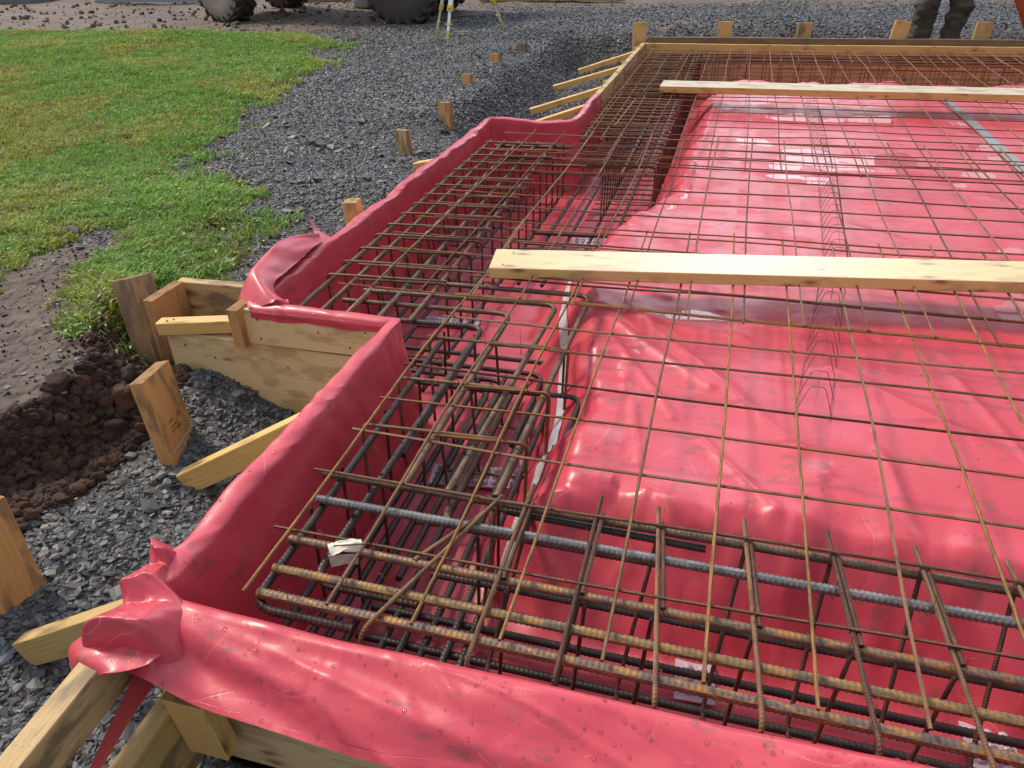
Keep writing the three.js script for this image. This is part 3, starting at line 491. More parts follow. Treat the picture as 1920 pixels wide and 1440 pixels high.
// tape strips laid on the film
function ribbon(path, w, lift) {
  const pos = [], uv = [], idx = []; let s = 0; const P = [];
  for (let i = 0; i < path.length - 1; i++) { const L = Math.hypot(path[i + 1][0] - path[i][0], path[i + 1][1] - path[i][1]), n = Math.ceil(L / 0.02); for (let k = i ? 1 : 0; k <= n; k++) P.push([mix(path[i][0], path[i + 1][0], k / n), mix(path[i][1], path[i + 1][1], k / n)]); }
  P.forEach((p, i) => { const a = P[Math.max(0, i - 1)], b = P[Math.min(P.length - 1, i + 1)], dx = b[0] - a[0], dz = b[1] - a[1], l = Math.hypot(dx, dz); if (i) s += 0.02; for (let k = 0; k < 4; k++) { const o = w * (k / 3 - 0.5), x = p[0] - dz / l * o, z = p[1] + dx / l * o; pos.push(x, filmY(x, z) + lift, z); uv.push(s, k / 3 * w); } });
  for (let i = 0; i < P.length - 1; i++) for (let k = 0; k < 3; k++) { const a = i * 4 + k; idx.push(a, a + 1, a + 4, a + 1, a + 5, a + 4); }
  const g = new THREE.BufferGeometry(); g.setAttribute('position', new THREE.Float32BufferAttribute(pos, 3)); g.setAttribute('uv', new THREE.Float32BufferAttribute(uv, 2)); g.setIndex(idx); g.computeVertexNormals(); return g;
}
mesh('silver_tape', ribbon([[0.30, -2.45], [0.255, -2.1], [0.30, -1.75], [0.385, -1.4], [0.445, -1.05], [0.46, -0.7], [0.465, -0.45], [0.44, -0.3]], 0.034, 0.006), silver, MEM);
mesh('grey_tape', ribbon([[2.58, -6.1], [2.62, -5.2], [2.64, -4.0], [2.72, -2.6]], 0.075, 0.006), greyTape, MEM);
// rain water standing on the film
{
  const xs = segs([[0.6], [4.4, 260]]), zs = segs([[-0.5], [-6.7, 400]]), pos = [], idx = [], uv = [], map = new Map(), nx = xs.length;
  const low = []; for (const z of zs) for (const x of xs) low.push(sdPoly(PL, x, z) < -0.08 && filmY(x, z) < LEVEL + 0.0015 * (noise(x * 9, z * 9) - 0.5) + 0.003 ? 1 : 0);
  const vid = (i, j) => { const k = j * nx + i; if (!map.has(k)) { map.set(k, pos.length / 3); pos.push(xs[i], LEVEL, zs[j]); uv.push(xs[i], zs[j]); } return map.get(k); };
  for (let j = 0; j < zs.length - 1; j++) for (let i = 0; i < nx - 1; i++) if (low[j * nx + i] || low[j * nx + i + 1] || low[(j + 1) * nx + i] || low[(j + 1) * nx + i + 1]) { const a = vid(i, j), b = vid(i + 1, j), c = vid(i, j + 1), d = vid(i + 1, j + 1); idx.push(a, c, b, b, c, d); }
  const g = new THREE.BufferGeometry(); g.setAttribute('position', new THREE.Float32BufferAttribute(pos, 3)); g.setAttribute('uv', new THREE.Float32BufferAttribute(uv, 2)); g.setIndex(idx); g.computeVertexNormals();
  const water = new THREE.MeshPhysicalMaterial({ color: 0xffffff, transmission: 1, thickness: 0, roughness: 0.0, ior: 1.45 });
  const w = struct('puddle_water', g, water);
}

// ---------------------------------------------------------------- bars
// sweep a round bar along a bent line; ribbed bars get real crescent ribs
function bar(path, r, o = {}) {
  const P = path.map((p) => V(...p)), fil = o.fillet ?? r * 4, pts = [P[0]];
  for (let i = 1; i < P.length - 1; i++) {
    const a = P[i - 1].clone().sub(P[i]), b = P[i + 1].clone().sub(P[i]), f = Math.min(fil, a.length() * 0.45, b.length() * 0.45), A = P[i].clone().addScaledVector(a.normalize(), f), B = P[i].clone().addScaledVector(b.normalize(), f);
    for (let k = 0; k <= 6; k++) { const t = k / 6; pts.push(A.clone().multiplyScalar((1 - t) ** 2).addScaledVector(P[i], 2 * t * (1 - t)).addScaledVector(B, t * t)); }
  }
  pts.push(P[P.length - 1]);
  const S = []; const step = o.ribs ? 0.0026 : (o.step ?? 0.25), sag = o.sag ?? 0, sd = o.seed ?? 0;
  for (let i = 0; i < pts.length - 1; i++) { const L = pts[i].distanceTo(pts[i + 1]), n = Math.max(1, Math.ceil(L / step)); for (let k = i ? 1 : 0; k <= n; k++) S.push(pts[i].clone().lerp(pts[i + 1], k / n)); }
  if (sag) S.forEach((p) => { p.y += (noise(p.x * 1.9 + sd, p.z * 1.9 + sd * 3) - 0.5) * sag; p.x += (noise(p.z * 1.3 + sd, sd * 7) - 0.5) * sag * 0.8; p.z += (noise(p.x * 1.3 + sd, sd * 5) - 0.5) * sag * 0.8; });
  const N = o.sides ?? 7, pos = [], uv = [], idx = [], pitch = o.pitch ?? 0.0125; let s = 0;
  let nrm = null; const tan = V(), bin = V();
  for (let i = 0; i < S.length; i++) {
    tan.copy(S[Math.min(S.length - 1, i + 1)]).sub(S[Math.max(0, i - 1)]).normalize();
    if (!nrm) { nrm = V(0, 1, 0); if (Math.abs(tan.y) > 0.9) nrm.set(1, 0, 0); if (o.roll) nrm.applyAxisAngle(tan, o.roll); }
    nrm.addScaledVector(tan, -nrm.dot(tan)).normalize(); bin.crossVectors(tan, nrm);
    if (i) s += S[i].distanceTo(S[i - 1]);
    for (let k = 0; k <= N; k++) {
      const a = k / N * Math.PI * 2; let q = r;
      if (o.ribs) { const h = a < Math.PI ? a / Math.PI : a / Math.PI - 1, ph = s / pitch + (a < Math.PI ? h : -h) * 0.8, f = ph - Math.floor(ph); q = r * (0.93 + 0.15 * Math.sin(h * Math.PI) ** 0.6 * smooth(0.42, 0.15, Math.abs(f - 0.5)) + 0.07 * (Math.abs(Math.cos(a)) > 0.95 ? 1 : 0)); }
      const c = Math.cos(a) * q, d = Math.sin(a) * q;
      pos.push(S[i].x + nrm.x * c + bin.x * d, S[i].y + nrm.y * c + bin.y * d, S[i].z + nrm.z * c + bin.z * d); uv.push(k / N, s / 0.5 + sd * 0.37);
    }
  }
  const W = N + 1; for (let i = 0; i < S.length - 1; i++) for (let k = 0; k < N; k++) { const a = i * W + k; idx.push(a, a + W, a + 1, a + 1, a + W, a + W + 1); }
  for (const e of [0, S.length - 1]) { const c = pos.length / 3; pos.push(S[e].x, S[e].y, S[e].z); uv.push(0.5, 0); for (let k = 0; k < N; k++) e ? idx.push(c, e * W + k + 1, e * W + k) : idx.push(c, k, k + 1); }
  const g = new THREE.BufferGeometry(); g.setAttribute('position', new THREE.Float32BufferAttribute(pos, 3)); g.setAttribute('uv', new THREE.Float32BufferAttribute(uv, 2)); g.setIndex(idx); g.computeVertexNormals(); return g;
}
const rb = rng(21); let sd = 0;
const addBar = (parent, name, path, r, mat, o = {}) => mesh(name, bar(path, r, { seed: ++sd, roll: rb() * 3, ...o }), mat, parent);

// welded mesh sheets
function meshSheet(label, rows, cols, x0, x1, z0, z1, yR, yC, r, mr, mc, ragged) {
  const t = thing('steel_mesh_sheet', label, 'rebar mesh');
  rows.forEach((z, i) => addBar(t, 'wire', [[x0 + (rb() - 0.5) * ragged, yR, z], [x1, yR, z + (rb() - 0.5) * 0.02]], r, mr[i % mr.length], { sag: 0.020, sides: 6 }));
  cols.forEach((x, i) => addBar(t, 'wire', [[x, yC, z0 + (rb() - 0.5) * 0.012], [x + (rb() - 0.5) * 0.012, yC, z1 + (rb() - 0.5) * ragged]], r, mc[i % mc.length], { sag: 0.020, sides: 6 }));
  return t;
}
const range = (a, n, d) => Array.from({ length: n }, (_, i) => a + i * d);
meshSheet('rusty welded steel mesh sheet nearest the camera, in front of the broad plank', [0.0, -0.218, -0.414, -0.608, -0.804, -1.003, -1.182, -1.374, -1.57, -1.77, -1.97, -2.15], range(0, 16, 0.2), -0.045, 3.1, 0.215, -2.23, -0.004, 0.004, 0.0042, [B_.brownRust, B_.brownRust, B_.stirrup, B_.orangeRust], [B_.yellowRust, B_.stirrup, B_.yellowRust], 0.03);
meshSheet('brown welded steel mesh sheet reaching over the left bay behind the broad plank', [-1.34, -1.54, -1.75, -1.95, -2.19, -2.41, -2.61, -2.82, -3.06, -3.25, -3.46, -3.66, -3.9], range(-0.388, 18, 0.2045), -0.56, 3.1, -1.33, -4.0, 0.011, 0.018, 0.0039, [B_.orangeRust, B_.brownRust], [B_.stirrup, B_.brownRust], 0.05);
meshSheet('brown welded steel mesh sheet across the middle of the slab', [-3.36, -3.55, -3.75, -3.96, -4.13, -4.35, -4.56, -4.8, -5.02, -5.22, -5.42, -5.63, -5.85], range(-0.0, 20, 0.2035), -0.07, 3.8, -3.28, -6.0, -0.004, 0.004, 0.0036, [B_.orangeRust, B_.brownRust, B_.brownRust], [B_.brownRust, B_.stirrup], 0.05);
meshSheet('ochre welded steel mesh sheet under the narrow far plank by the back form', [-5.52, -5.72, -5.92, -6.12, -6.33, -6.53, -6.74, -6.94, -7.14, -7.34, -7.54, -7.74], range(-0.02, 22, 0.205), -0.07, 4.2, -5.4, -7.9, 0.011, 0.018, 0.0036, [B_.brownRust, B_.orangeRust], [B_.yellowRust, B_.stirrup], 0.05);

// rebar cages
const cageF = thing('rebar_cage', 'heavy rebar cage in the front edge trench beside the rolled red film', 'rebar cage');
{
  const X1 = 3.2, o = { ribs: true, sides: 10 };
  addBar(cageF, 'long_bar', [[0.02, -0.03, 0.19], [X1, -0.03, 0.225]], 0.0115, B_.rustySteel, o);
  addBar(cageF, 'long_bar', [[0.015, -0.028, 0.115], [X1, -0.03, 0.135]], 0.011, B_.ochreSteel, o);
  addBar(cageF, 'long_bar', [[0.0, -0.03, 0.015], [X1, -0.03, 0.045]], 0.011, B_.rustySteel, o);
  addBar(cageF, 'long_bar', [[-0.005, -0.028, -0.135], [X1, -0.03, -0.115]], 0.0115, B_.blueSteel, o);
  addBar(cageF, 'long_bar', [[-0.04, -0.03, -0.24], [X1, -0.032, -0.205]], 0.0115, B_.midSteel, o);
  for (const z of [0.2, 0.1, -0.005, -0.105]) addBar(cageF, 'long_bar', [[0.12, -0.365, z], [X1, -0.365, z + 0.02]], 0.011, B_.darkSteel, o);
  for (const [x0, x1, y, z] of [[0.12, X1, -0.26, 0.235], [0.1, 0.95, -0.345, 0.15], [0.15, 1.15, -0.34, 0.05], [0.1, 0.9, -0.34, -0.05], [0.14, 1.0, -0.345, -0.16], [0.3, X1, -0.22, -0.13], [0.05, 0.8, -0.10, 0.222], [0.08, 0.62, -0.30, 0.21]]) addBar(cageF, 'lap_bar', [[x0, y, z], [x1, y, z + 0.012]], 0.010, B_.darkSteel, o);
  const st = [[0.54, 0.54], [0.72, 0.72], [0.865, 0.915], [1.07, 1.11], [1.26, 1.31], [1.45, 1.49], [1.64, 1.68], [1.84, 1.88], [2.04, 2.08]];
  st.forEach(([a, b], i) => {
    const m = i % 3 === 1 ? B_.stirrupDark : B_.stirrup, e = 0.011;
    addBar(cageF, 'stirrup', [[a - e * 0.3, -0.012, -0.29 - rb() * 0.02], [b, -0.014, 0.262], [b - 0.02, -0.365, 0.245], [b - 0.02, -0.372, 0.1]], 0.0055, m, { fillet: 0.03, step: 0.12 });
    addBar(cageF, 'stirrup', [[a + 0.02, -0.03, 0.05], [a - 0.005, -0.365, 0.06]], 0.005, B_.stirrupDark, { step: 0.2 });
    addBar(cageF, 'stirrup', [[b - 0.012, -0.05, 0.256], [b - 0.045, -0.37, 0.24]], 0.005, B_.stirrupDark, { step: 0.2 });
    addBar(cageF, 'stirrup', [[mix(a, b, 0.6) + e, -0.014, 0.03], [a + e, -0.014, -0.255], [a - 0.05, -0.365, 0.0], [b - 0.05, -0.372, 0.2]], 0.0055, B_.stirrupDark, { fillet: 0.03, step: 0.12 });
  });
  addBar(cageF, 'stirrup', [[0.47, -0.008, -0.24], [0.30, -0.012, 0.25], [0.28, -0.36, 0.26]], 0.0055, B_.stirrup, { fillet: 0.04, step: 0.1, label: 1 });
  addBar(cageF, 'stirrup', [[0.33, -0.018, 0.02], [0.46, -0.016, -0.21], [0.44, -0.36, -0.1]], 0.0055, B_.stirrup, { fillet: 0.03, step: 0.1 });
}
const cageL = thing('rebar_cage', 'dark rebar cage along the near left edge with corner bars bent round', 'rebar cage');
{
  const o = { ribs: true, sides: 10, fillet: 0.06 };
  addBar(cageL, 'corner_bar', [[0.0, -0.045, -1.06], [0.012, -0.05, 0.215], [0.265, -0.052, 0.215]], 0.0105, B_.darkSteel, o);
  addBar(cageL, 'corner_bar', [[0.105, -0.055, -1.09], [0.10, -0.068, 0.10], [0.37, -0.066, 0.105]], 0.0105, B_.darkSteel, o);
  addBar(cageL, 'corner_bar', [[0.33, -0.065, -0.7], [0.33, -0.062, -0.155], [0.89, -0.058, -0.145]], 0.010, B_.midSteel, o);
  addBar(cageL, 'corner_bar', [[0.445, -0.062, -0.8], [0.44, -0.062, -0.245], [0.985, -0.058, -0.222]], 0.010, B_.darkSteel, o);
  addBar(cageL, 'corner_bar', [[-0.36, -0.035, -1.515], [0.46, -0.035, -1.53], [0.445, -0.035, -0.26]], 0.010, B_.midSteel, o);
  addBar(cageL, 'corner_bar', [[-0.46, -0.035, -1.39], [0.35, -0.035, -1.42], [0.315, -0.035, -0.25]], 0.010, B_.midSteel, o);
  addBar(cageL, 'corner_bar', [[-0.52, -0.05, -1.315], [0.185, -0.05, -1.335], [0.19, -0.04, -0.24]], 0.010, B_.midSteel, o);
  addBar(cageL, 'corner_bar', [[-0.58, -0.05, -1.18], [0.115, -0.05, -1.205], [0.105, -0.06, -0.55]], 0.010, B_.darkSteel, o);
  addBar(cageL, 'corner_bar', [[0.0, -0.2, -1.0], [0.525, -0.2, -1.04], [0.50, -0.205, -0.3]], 0.0095, B_.darkSteel, o);
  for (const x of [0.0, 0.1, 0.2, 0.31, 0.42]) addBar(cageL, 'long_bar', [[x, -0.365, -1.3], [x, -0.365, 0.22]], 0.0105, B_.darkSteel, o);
  for (const [x, z0, z1, y] of [[0.05, -1.3, 0.1, -0.345], [0.15, -1.35, -0.2, -0.345], [0.25, -1.3, 0.15, -0.345], [0.37, -1.35, 0.1, -0.345], [0.0, -1.2, 0.2, -0.22], [0.06, -1.25, -0.5, -0.14]]) addBar(cageL, 'lap_bar', [[x, y, z0], [x + 0.01, y, z1]], 0.010, B_.darkSteel, o);
  for (const [z, x0, x1, y] of [[-1.30, -0.5, 0.16, -0.34], [-1.40, -0.5, 0.3, -0.35], [-1.22, -0.4, 0.12, -0.34], [-1.5, -0.45, 0.42, -0.35]]) addBar(cageL, 'corner_bar', [[x0, y, z], [x1, y, z], [x1, y, z + 0.5]], 0.010, B_.darkSteel, o);
  for (const z of [-1.14, -0.88, -0.6, -0.3, -0.12]) for (const [x, m] of [[-0.02, B_.stirrupDark], [0.1, B_.stirrupDark], [0.44, B_.stirrupDark]]) addBar(cageL, 'stirrup', [[x, -0.05, z], [x - 0.01, -0.37, z + 0.01]], 0.005, m, { step: 0.2 });
  for (const z of [-1.02, -0.735, -0.46]) {
    addBar(cageL, 'stirrup', [[-0.03, -0.36, z + 0.02], [-0.03, -0.012, z], [0.22, -0.012, z - 0.012], [0.40, -0.012, z - 0.02]], 0.0055, B_.stirrup, { fillet: 0.025, step: 0.12 });
    addBar(cageL, 'stirrup', [[0.20, -0.012, z + 0.004], [0.475, -0.012, z - 0.015], [0.455, -0.36, z - 0.02], [0.1, -0.372, z]], 0.0055, B_.orangeRust, { fillet: 0.025, step: 0.12 });
    addBar(cageL, 'stirrup', [[0.215, -0.02, z - 0.012], [0.225, -0.37, z - 0.015]], 0.005, B_.stirrupDark);
  }
}
const cageW = thing('rebar_cage', 'close set rebar cage in the left bay behind the wooden jog', 'rebar cage');
{
  const o = { ribs: true, sides: 8, pitch: 0.014 };
  [[-0.645, -0.665], [-0.54, -0.565], [-0.43, -0.465], [-0.295, -0.335], [-0.165, -0.215]].forEach(([a, b], i) => addBar(cageW, 'long_bar', [[a, -0.034, -1.16], [b, -0.034, -3.86]], 0.0105, i === 2 ? B_.rustySteel : B_.midSteel, o));
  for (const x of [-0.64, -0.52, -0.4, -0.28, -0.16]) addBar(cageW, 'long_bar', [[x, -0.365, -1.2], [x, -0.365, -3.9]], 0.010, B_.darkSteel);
  range(-1.46, 15, -0.163).forEach((z, i) => {
    const q = (rb() - 0.5) * 0.02, m = i % 2 ? B_.stirrup : B_.midSteel;
    addBar(cageW, 'stirrup', [[-0.665, -0.36, z], [-0.668, -0.013, z + q], [-0.135, -0.013, z - 0.03 + q]], 0.0055, m, { fillet: 0.025, step: 0.15 });
    addBar(cageW, 'stirrup', [[-0.48 + q * 3, -0.013, z + 0.018], [-0.13, -0.013, z - 0.012], [-0.135, -0.36, z], [-0.6, -0.372, z]], 0.0055, B_.stirrupDark, { fillet: 0.025, step: 0.15 });
    addBar(cageW, 'stirrup', [[-0.42, -0.022, z + 0.03], [-0.42, -0.37, z + 0.03]], 0.005, B_.stirrupDark);
  });
  // bars lapping into the next trench
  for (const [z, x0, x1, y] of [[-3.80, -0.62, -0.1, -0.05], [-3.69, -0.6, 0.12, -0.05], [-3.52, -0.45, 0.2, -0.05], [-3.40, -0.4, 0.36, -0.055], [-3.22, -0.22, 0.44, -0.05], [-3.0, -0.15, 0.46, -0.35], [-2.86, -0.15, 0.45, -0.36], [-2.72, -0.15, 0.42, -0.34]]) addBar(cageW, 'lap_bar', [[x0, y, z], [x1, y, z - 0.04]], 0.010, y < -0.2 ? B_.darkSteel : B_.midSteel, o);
}
const cageB = thing('rebar_cage', 'brown rebar cage along the far left form below the braces', 'rebar cage');
{
  [-0.055, 0.07, 0.20, 0.33, 0.47].forEach((x) => { addBar(cageB, 'long_bar', [[x, -0.036, -3.25 - (x > 0.1 ? 0 : 0.75)], [x - 0.03, -0.036, -7.88]], 0.0105, B_.midSteel); addBar(cageB, 'long_bar', [[x, -0.365, -2.3], [x - 0.03, -0.365, -7.9]], 0.0105, B_.darkSteel); });
  range(-3.35, 41, -0.11).forEach((z, i) => {
    const q = (rb() - 0.5) * 0.03;
    if (z < -4.15) addBar(cageB, 'stirrup', [[-0.085, -0.36, z], [-0.085, -0.014, z + q], [0.36 + q, -0.014, z + q * 2], [0.42, -0.02, z]], 0.005, i % 3 ? B_.stirrup : B_.yellowRust, { fillet: 0.025, step: 0.2, sides: 5 });
    addBar(cageB, 'stirrup', [[0.1, -0.016, z + 0.03], [0.515, -0.014, z + 0.02 + q], [0.505, -0.36, z], [0.1, -0.372, z]], 0.005, B_.stirrupDark, { fillet: 0.025, step: 0.2, sides: 5 });
    addBar(cageB, 'stirrup', [[0.21, -0.02, z + 0.05], [0.2, -0.37, z + 0.05]], 0.005, B_.stirrupDark, { sides: 5 });
  });
  addBar(cageB, 'spare_bar', [[0.14, 0.03, -4.15], [0.16, 0.03, -5.05]], 0.005, B_.yellowRust);
}
const cageR = thing('rebar_cage', 'low rebar cage standing before the yellow boards of the back form', 'rebar cage');
{
  for (const z of [-7.86, -7.76, -7.66, -7.5, -7.34]) addBar(cageR, 'long_bar', [[0.02, -0.036, z], [4.2, -0.036, z + 0.03]], 0.0105, B_.brownRust);
  for (const y of [-0.10, -0.17, -0.24, -0.31]) addBar(cageR, 'side_wire', [[0.3, y, -7.86], [4.2, y, -7.84]], 0.0042, B_.orangeRust, { sides: 5 });
  for (const z of [-7.8, -7.5, -7.2]) addBar(cageR, 'long_bar', [[0.02, -0.365, z], [4.2, -0.365, z]], 0.0105, B_.darkSteel);
  range(0.32, 24, 0.165).forEach((x, i) => {
    addBar(cageR, 'stirrup', [[x, -0.36, -7.3], [x, -0.014, -7.28], [x + 0.01, -0.014, -7.88], [x + 0.01, -0.36, -7.88]], 0.005, B_.stirrup, { fillet: 0.025, step: 0.2, sides: 5 });
    addBar(cageR, 'stirrup', [[x + 0.045, -0.02, -7.85], [x + 0.045, -0.36, -7.85]], 0.0045, B_.orangeRust, { sides: 5 });
    if (i % 2) addBar(cageR, 'stirrup', [[x + 0.085, -0.02, -7.85], [x + 0.085, -0.36, -7.85]], 0.0045, B_.orangeRust, { sides: 5 });
  });
}
// tie wire twists
{
  const spots = [[cageF, 0.12, 0.2], [cageF, 0.2, 0.12], [cageF, 0.32, 0.12], [cageF, 0.12, 0.02], [cageF, 0.1, -0.13], [cageF, 0.2, -0.13], [cageF, 0.54, 0.12], [cageF, 0.72, 0.03], [cageF, 0.72, -0.12], [cageF, 0.91, 0.2], [cageF, 0.9, 0.04], [cageF, 0.88, -0.2], [cageF, 1.08, -0.12], [cageF, 1.1, 0.04], [cageF, 1.1, 0.2], [cageF, 1.26, -0.12], [cageF, 1.29, 0.04], [cageF, 1.3, 0.2], [cageF, 1.45, -0.12], [cageF, 1.47, 0.04], [cageF, 0.46, -0.14], [cageF, 1.2, 0.03],
    [cageL, 0.01, -0.46], [cageL, 0.1, -0.73], [cageL, 0.19, -1.02], [cageL, 0.31, -1.02], [cageL, 0.45, -1.02], [cageL, 0.19, -0.73], [cageL, 0.32, -0.73], [cageL, 0.45, -0.46], [cageL, 0.02, -0.2], [cageL, 0.11, -0.3],
    [cageW, -0.65, -1.46], [cageW, -0.54, -1.3], [cageW, -0.65, -1.62], [cageW, -0.43, -1.46], [cageW, -0.66, -1.95], [cageW, -0.66, -2.11], [cageW, -0.45, -1.79], [cageW, -0.2, -1.62]];
  for (const [c, x, z] of spots) {
    const a = rb() * 6.28, l = 0.02 + rb() * 0.03, dx = Math.cos(a), dz = Math.sin(a);
    const loop = []; for (let k = 0; k <= 7; k++) { const t = k / 7 * 6.28; loop.push([x + Math.cos(t) * 0.015 * dx, -0.027 + Math.sin(t) * 0.018, z + Math.cos(t) * 0.015 * dz]); }
    addBar(c, 'tie_wire', [...loop, [x + dx * 0.012, 0.0 + l * 0.5, z + dz * 0.012], [x + dx * l * 0.7, l * 0.8, z + dz * l * 0.7], [x + dx * (l * 0.7 + 0.006), l * 0.8 + 0.005, z + dz * l * 0.7], [x + dx * l * 0.6, l * 0.8 + 0.004, z + dz * (l * 0.6 + 0.004)]], 0.0008, B_.tie, { sides: 4, fillet: 0.003, step: 1 });
  }
}
// zigzag wire supports between film and mesh
function wireChair(x, z0, z1, label, lean) {
  const t = thing('wire_support', label, 'wire spacer', undefined), h = 0.09, r = 0.0012;
  const yb = (z) => filmY(x, z) + 0.004;
  for (const k of [-1, 1]) addBar(t, 'base_wire', [[x + k * 0.052, yb(z0), z0], [x + lean + k * 0.052, yb(z1), z1]], r, B_.chair, { sides: 5 });
  addBar(t, 'top_wire', [[x, yb(z0) + h, z0], [x + lean, yb(z1) + h, z1]], r, B_.chair, { sides: 5 });
  const n = Math.round(Math.abs(z1 - z0) / 0.105);
  for (let i = 0; i < n; i++) { const z = mix(z0, z1, (i + 0.5) / n), xx = x + lean * (i + 0.5) / n, y = yb(z); addBar(t, 'hoop', [[xx - 0.055, y, z + 0.02], [xx - 0.022, y + h, z], [xx + 0.022, y + h, z], [xx + 0.055, y, z + 0.02]], r, B_.chair, { sides: 5, fillet: 0.012, step: 0.2 }); }
}
wireChair(1.27, -0.92, -2.0, 'thin zigzag wire mesh support in front of the broad plank', 0.14);
wireChair(1.44, -2.15, -3.7, 'thin zigzag wire mesh support just behind the broad plank', 0.07);
wireChair(1.50, -3.85, -5.7, 'thin zigzag wire mesh support in mid slab towards the far plank', 0.02);

// bubble spacer pads on the trench floor
const padMat = new THREE.MeshPhysicalMaterial({ color: new THREE.Color().setRGB(0.55, 0.40, 0.48), roughness: 0.25, clearcoat: 0.5 });
function pad(cx, cz, w, l, turn, label) {
  const t = thing('bubble_pad', label, 'spacer pad'); t.position.set(cx, filmY(cx, cz) + 0.008, cz); t.rotation.y = turn;
  mesh('base_sheet', new THREE.BoxGeometry(w, 0.006, l), padMat, t);
  const dome = new THREE.SphereGeometry(0.0135, 10, 5, 0, 6.2832, 0, Math.PI / 2), nx = Math.floor(w / 0.034), nz = Math.floor(l / 0.034);
  for (let i = 0; i < nx; i++) for (let j = 0; j < nz; j++) { const b = mesh('bubble', dome, padMat, t); b.position.set((i - (nx - 1) / 2) * 0.034, 0.003, (j - (nz - 1) / 2) * 0.034); }
}
pad(0.27, -0.79, 0.46, 0.11, 0.14, 'long pinkish bubble pad under the left cage at the end of silver tape');
pad(1.0, -0.115, 0.10, 0.12, 0.05, 'small pink bubble pad under the middle of the front cage');
pad(1.67, -0.10, 0.11, 0.13, 0.05, 'pale bubble pad under the front cage at the right');
pad(-0.3, -1.9, 0.3, 0.1, 0.1, 'bubble pad on the floor of the left bay');
pad(0.2, -3.1, 0.26, 0.1, 0.1, 'bubble pad where the left bay meets the far trench');

// folded paper label wired to the cage
{
  const t = thing('paper_tag', 'creased white paper tag tied to a front bar near the corner', 'tag');
  const m = new THREE.MeshStandardMaterial({ color: new THREE.Color().setRGB(0.72, 0.68, 0.6), roughness: 0.75, side: THREE.DoubleSide });
  mesh('upper_flap', patch([[[0.118, -0.002, 0.034], [0.15, 0.004, 0.026], [0.195, 0.008, 0.012]], [[0.127, 0.006, 0.05], [0.165, 0.012, 0.036], [0.205, 0.004, 0.026]], [[0.142, -0.004, 0.068], [0.172, 0.0, 0.05], [0.212, -0.008, 0.032]]], 16, 12, 0.012, 4), m, t);
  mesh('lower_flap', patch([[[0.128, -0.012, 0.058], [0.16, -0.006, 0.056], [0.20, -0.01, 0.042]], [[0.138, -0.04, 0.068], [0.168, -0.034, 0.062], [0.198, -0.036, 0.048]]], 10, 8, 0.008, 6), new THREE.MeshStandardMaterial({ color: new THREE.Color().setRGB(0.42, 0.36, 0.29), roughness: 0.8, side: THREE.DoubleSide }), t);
  addBar(t, 'tie_wire', [[0.15, 0.022, 0.06], [0.22, 0.021, 0.035]], 0.002, B_.yellowRust, { sides: 5 });
}

// ---------------------------------------------------------------- timber
function boardGeo(L, H, T) {   // length along x, H up, T across; group 0 ends, 1 sides
  const c = 0.0022, h = H / 2, w = T / 2, sh = new THREE.Shape();
  sh.moveTo(-w + c, -h); sh.lineTo(w - c, -h); sh.lineTo(w, -h + c); sh.lineTo(w, h - c); sh.lineTo(w - c, h); sh.lineTo(-w + c, h); sh.lineTo(-w, h - c); sh.lineTo(-w, -h + c); sh.closePath();
  const n = Math.max(1, Math.round(L / 0.25)), g = new THREE.ExtrudeGeometry(sh, { depth: L, bevelEnabled: false, steps: n });
  g.translate(0, 0, -L / 2); g.rotateY(Math.PI / 2); return g;   // x' = z
}
let bseed = 0;
function board(p0, p1, H, T, mat, up = [0, 1, 0]) {
  const A = V(...p0), B = V(...p1), L = A.distanceTo(B), g = boardGeo(L, H, T), p = g.attributes.position, nm = g.attributes.normal, uv = g.attributes.uv, o = (++bseed * 0.377) % 1, o2 = (bseed * 0.613) % 1;
  for (let i = 0; i < p.count; i++) {
    const x = p.getX(i), y = p.getY(i), z = p.getZ(i);
    if (Math.abs(nm.getX(i)) > 0.5) uv.setXY(i, z / 0.12 + o, y / 0.12 + o2);
    else uv.setXY(i, x / 1.6 + o, (Math.abs(nm.getY(i)) > Math.abs(nm.getZ(i)) ? z + 0.11 : y) / 0.25 + o2);
    const tw = (noise(x * 1.5 + bseed * 3, bseed) - 0.5) * 0.004; p.setXYZ(i, x, y + tw, z + tw);
  }
  if (mat.length === 3) { const old = g.groups.slice(); g.clearGroups(); for (const q of old) for (let t = q.start; t < q.start + q.count; t += 3) g.addGroup(t, 3, q.materialIndex === 1 && nm.getY(t) > 0.9 ? 2 : q.materialIndex); }
  const X = B.clone().sub(A).normalize(), Y = V(...up), Z = V().crossVectors(X, Y).normalize(); Y.crossVectors(Z, X);
  g.applyMatrix4(new THREE.Matrix4().makeBasis(X, Y, Z).setPosition(A.add(B).multiplyScalar(0.5)));
  return g;
}
const timber = (name, p0, p1, H, T, mat, label, cat, group, up) => one(name, board(p0, p1, H, T, mat, up), mat, label, cat, group);

// walkway planks
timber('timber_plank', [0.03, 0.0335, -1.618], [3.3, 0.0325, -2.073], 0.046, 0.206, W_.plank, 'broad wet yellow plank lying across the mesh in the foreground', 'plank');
timber('timber_plank', [0.308, 0.036, -5.577], [4.4, 0.034, -5.52], 0.05, 0.27, [W_.plankGrey[0], W_.yellow[1], W_.plankGrey[1]], 'narrow far plank with grey top and yellow edge lying across the mesh', 'plank');

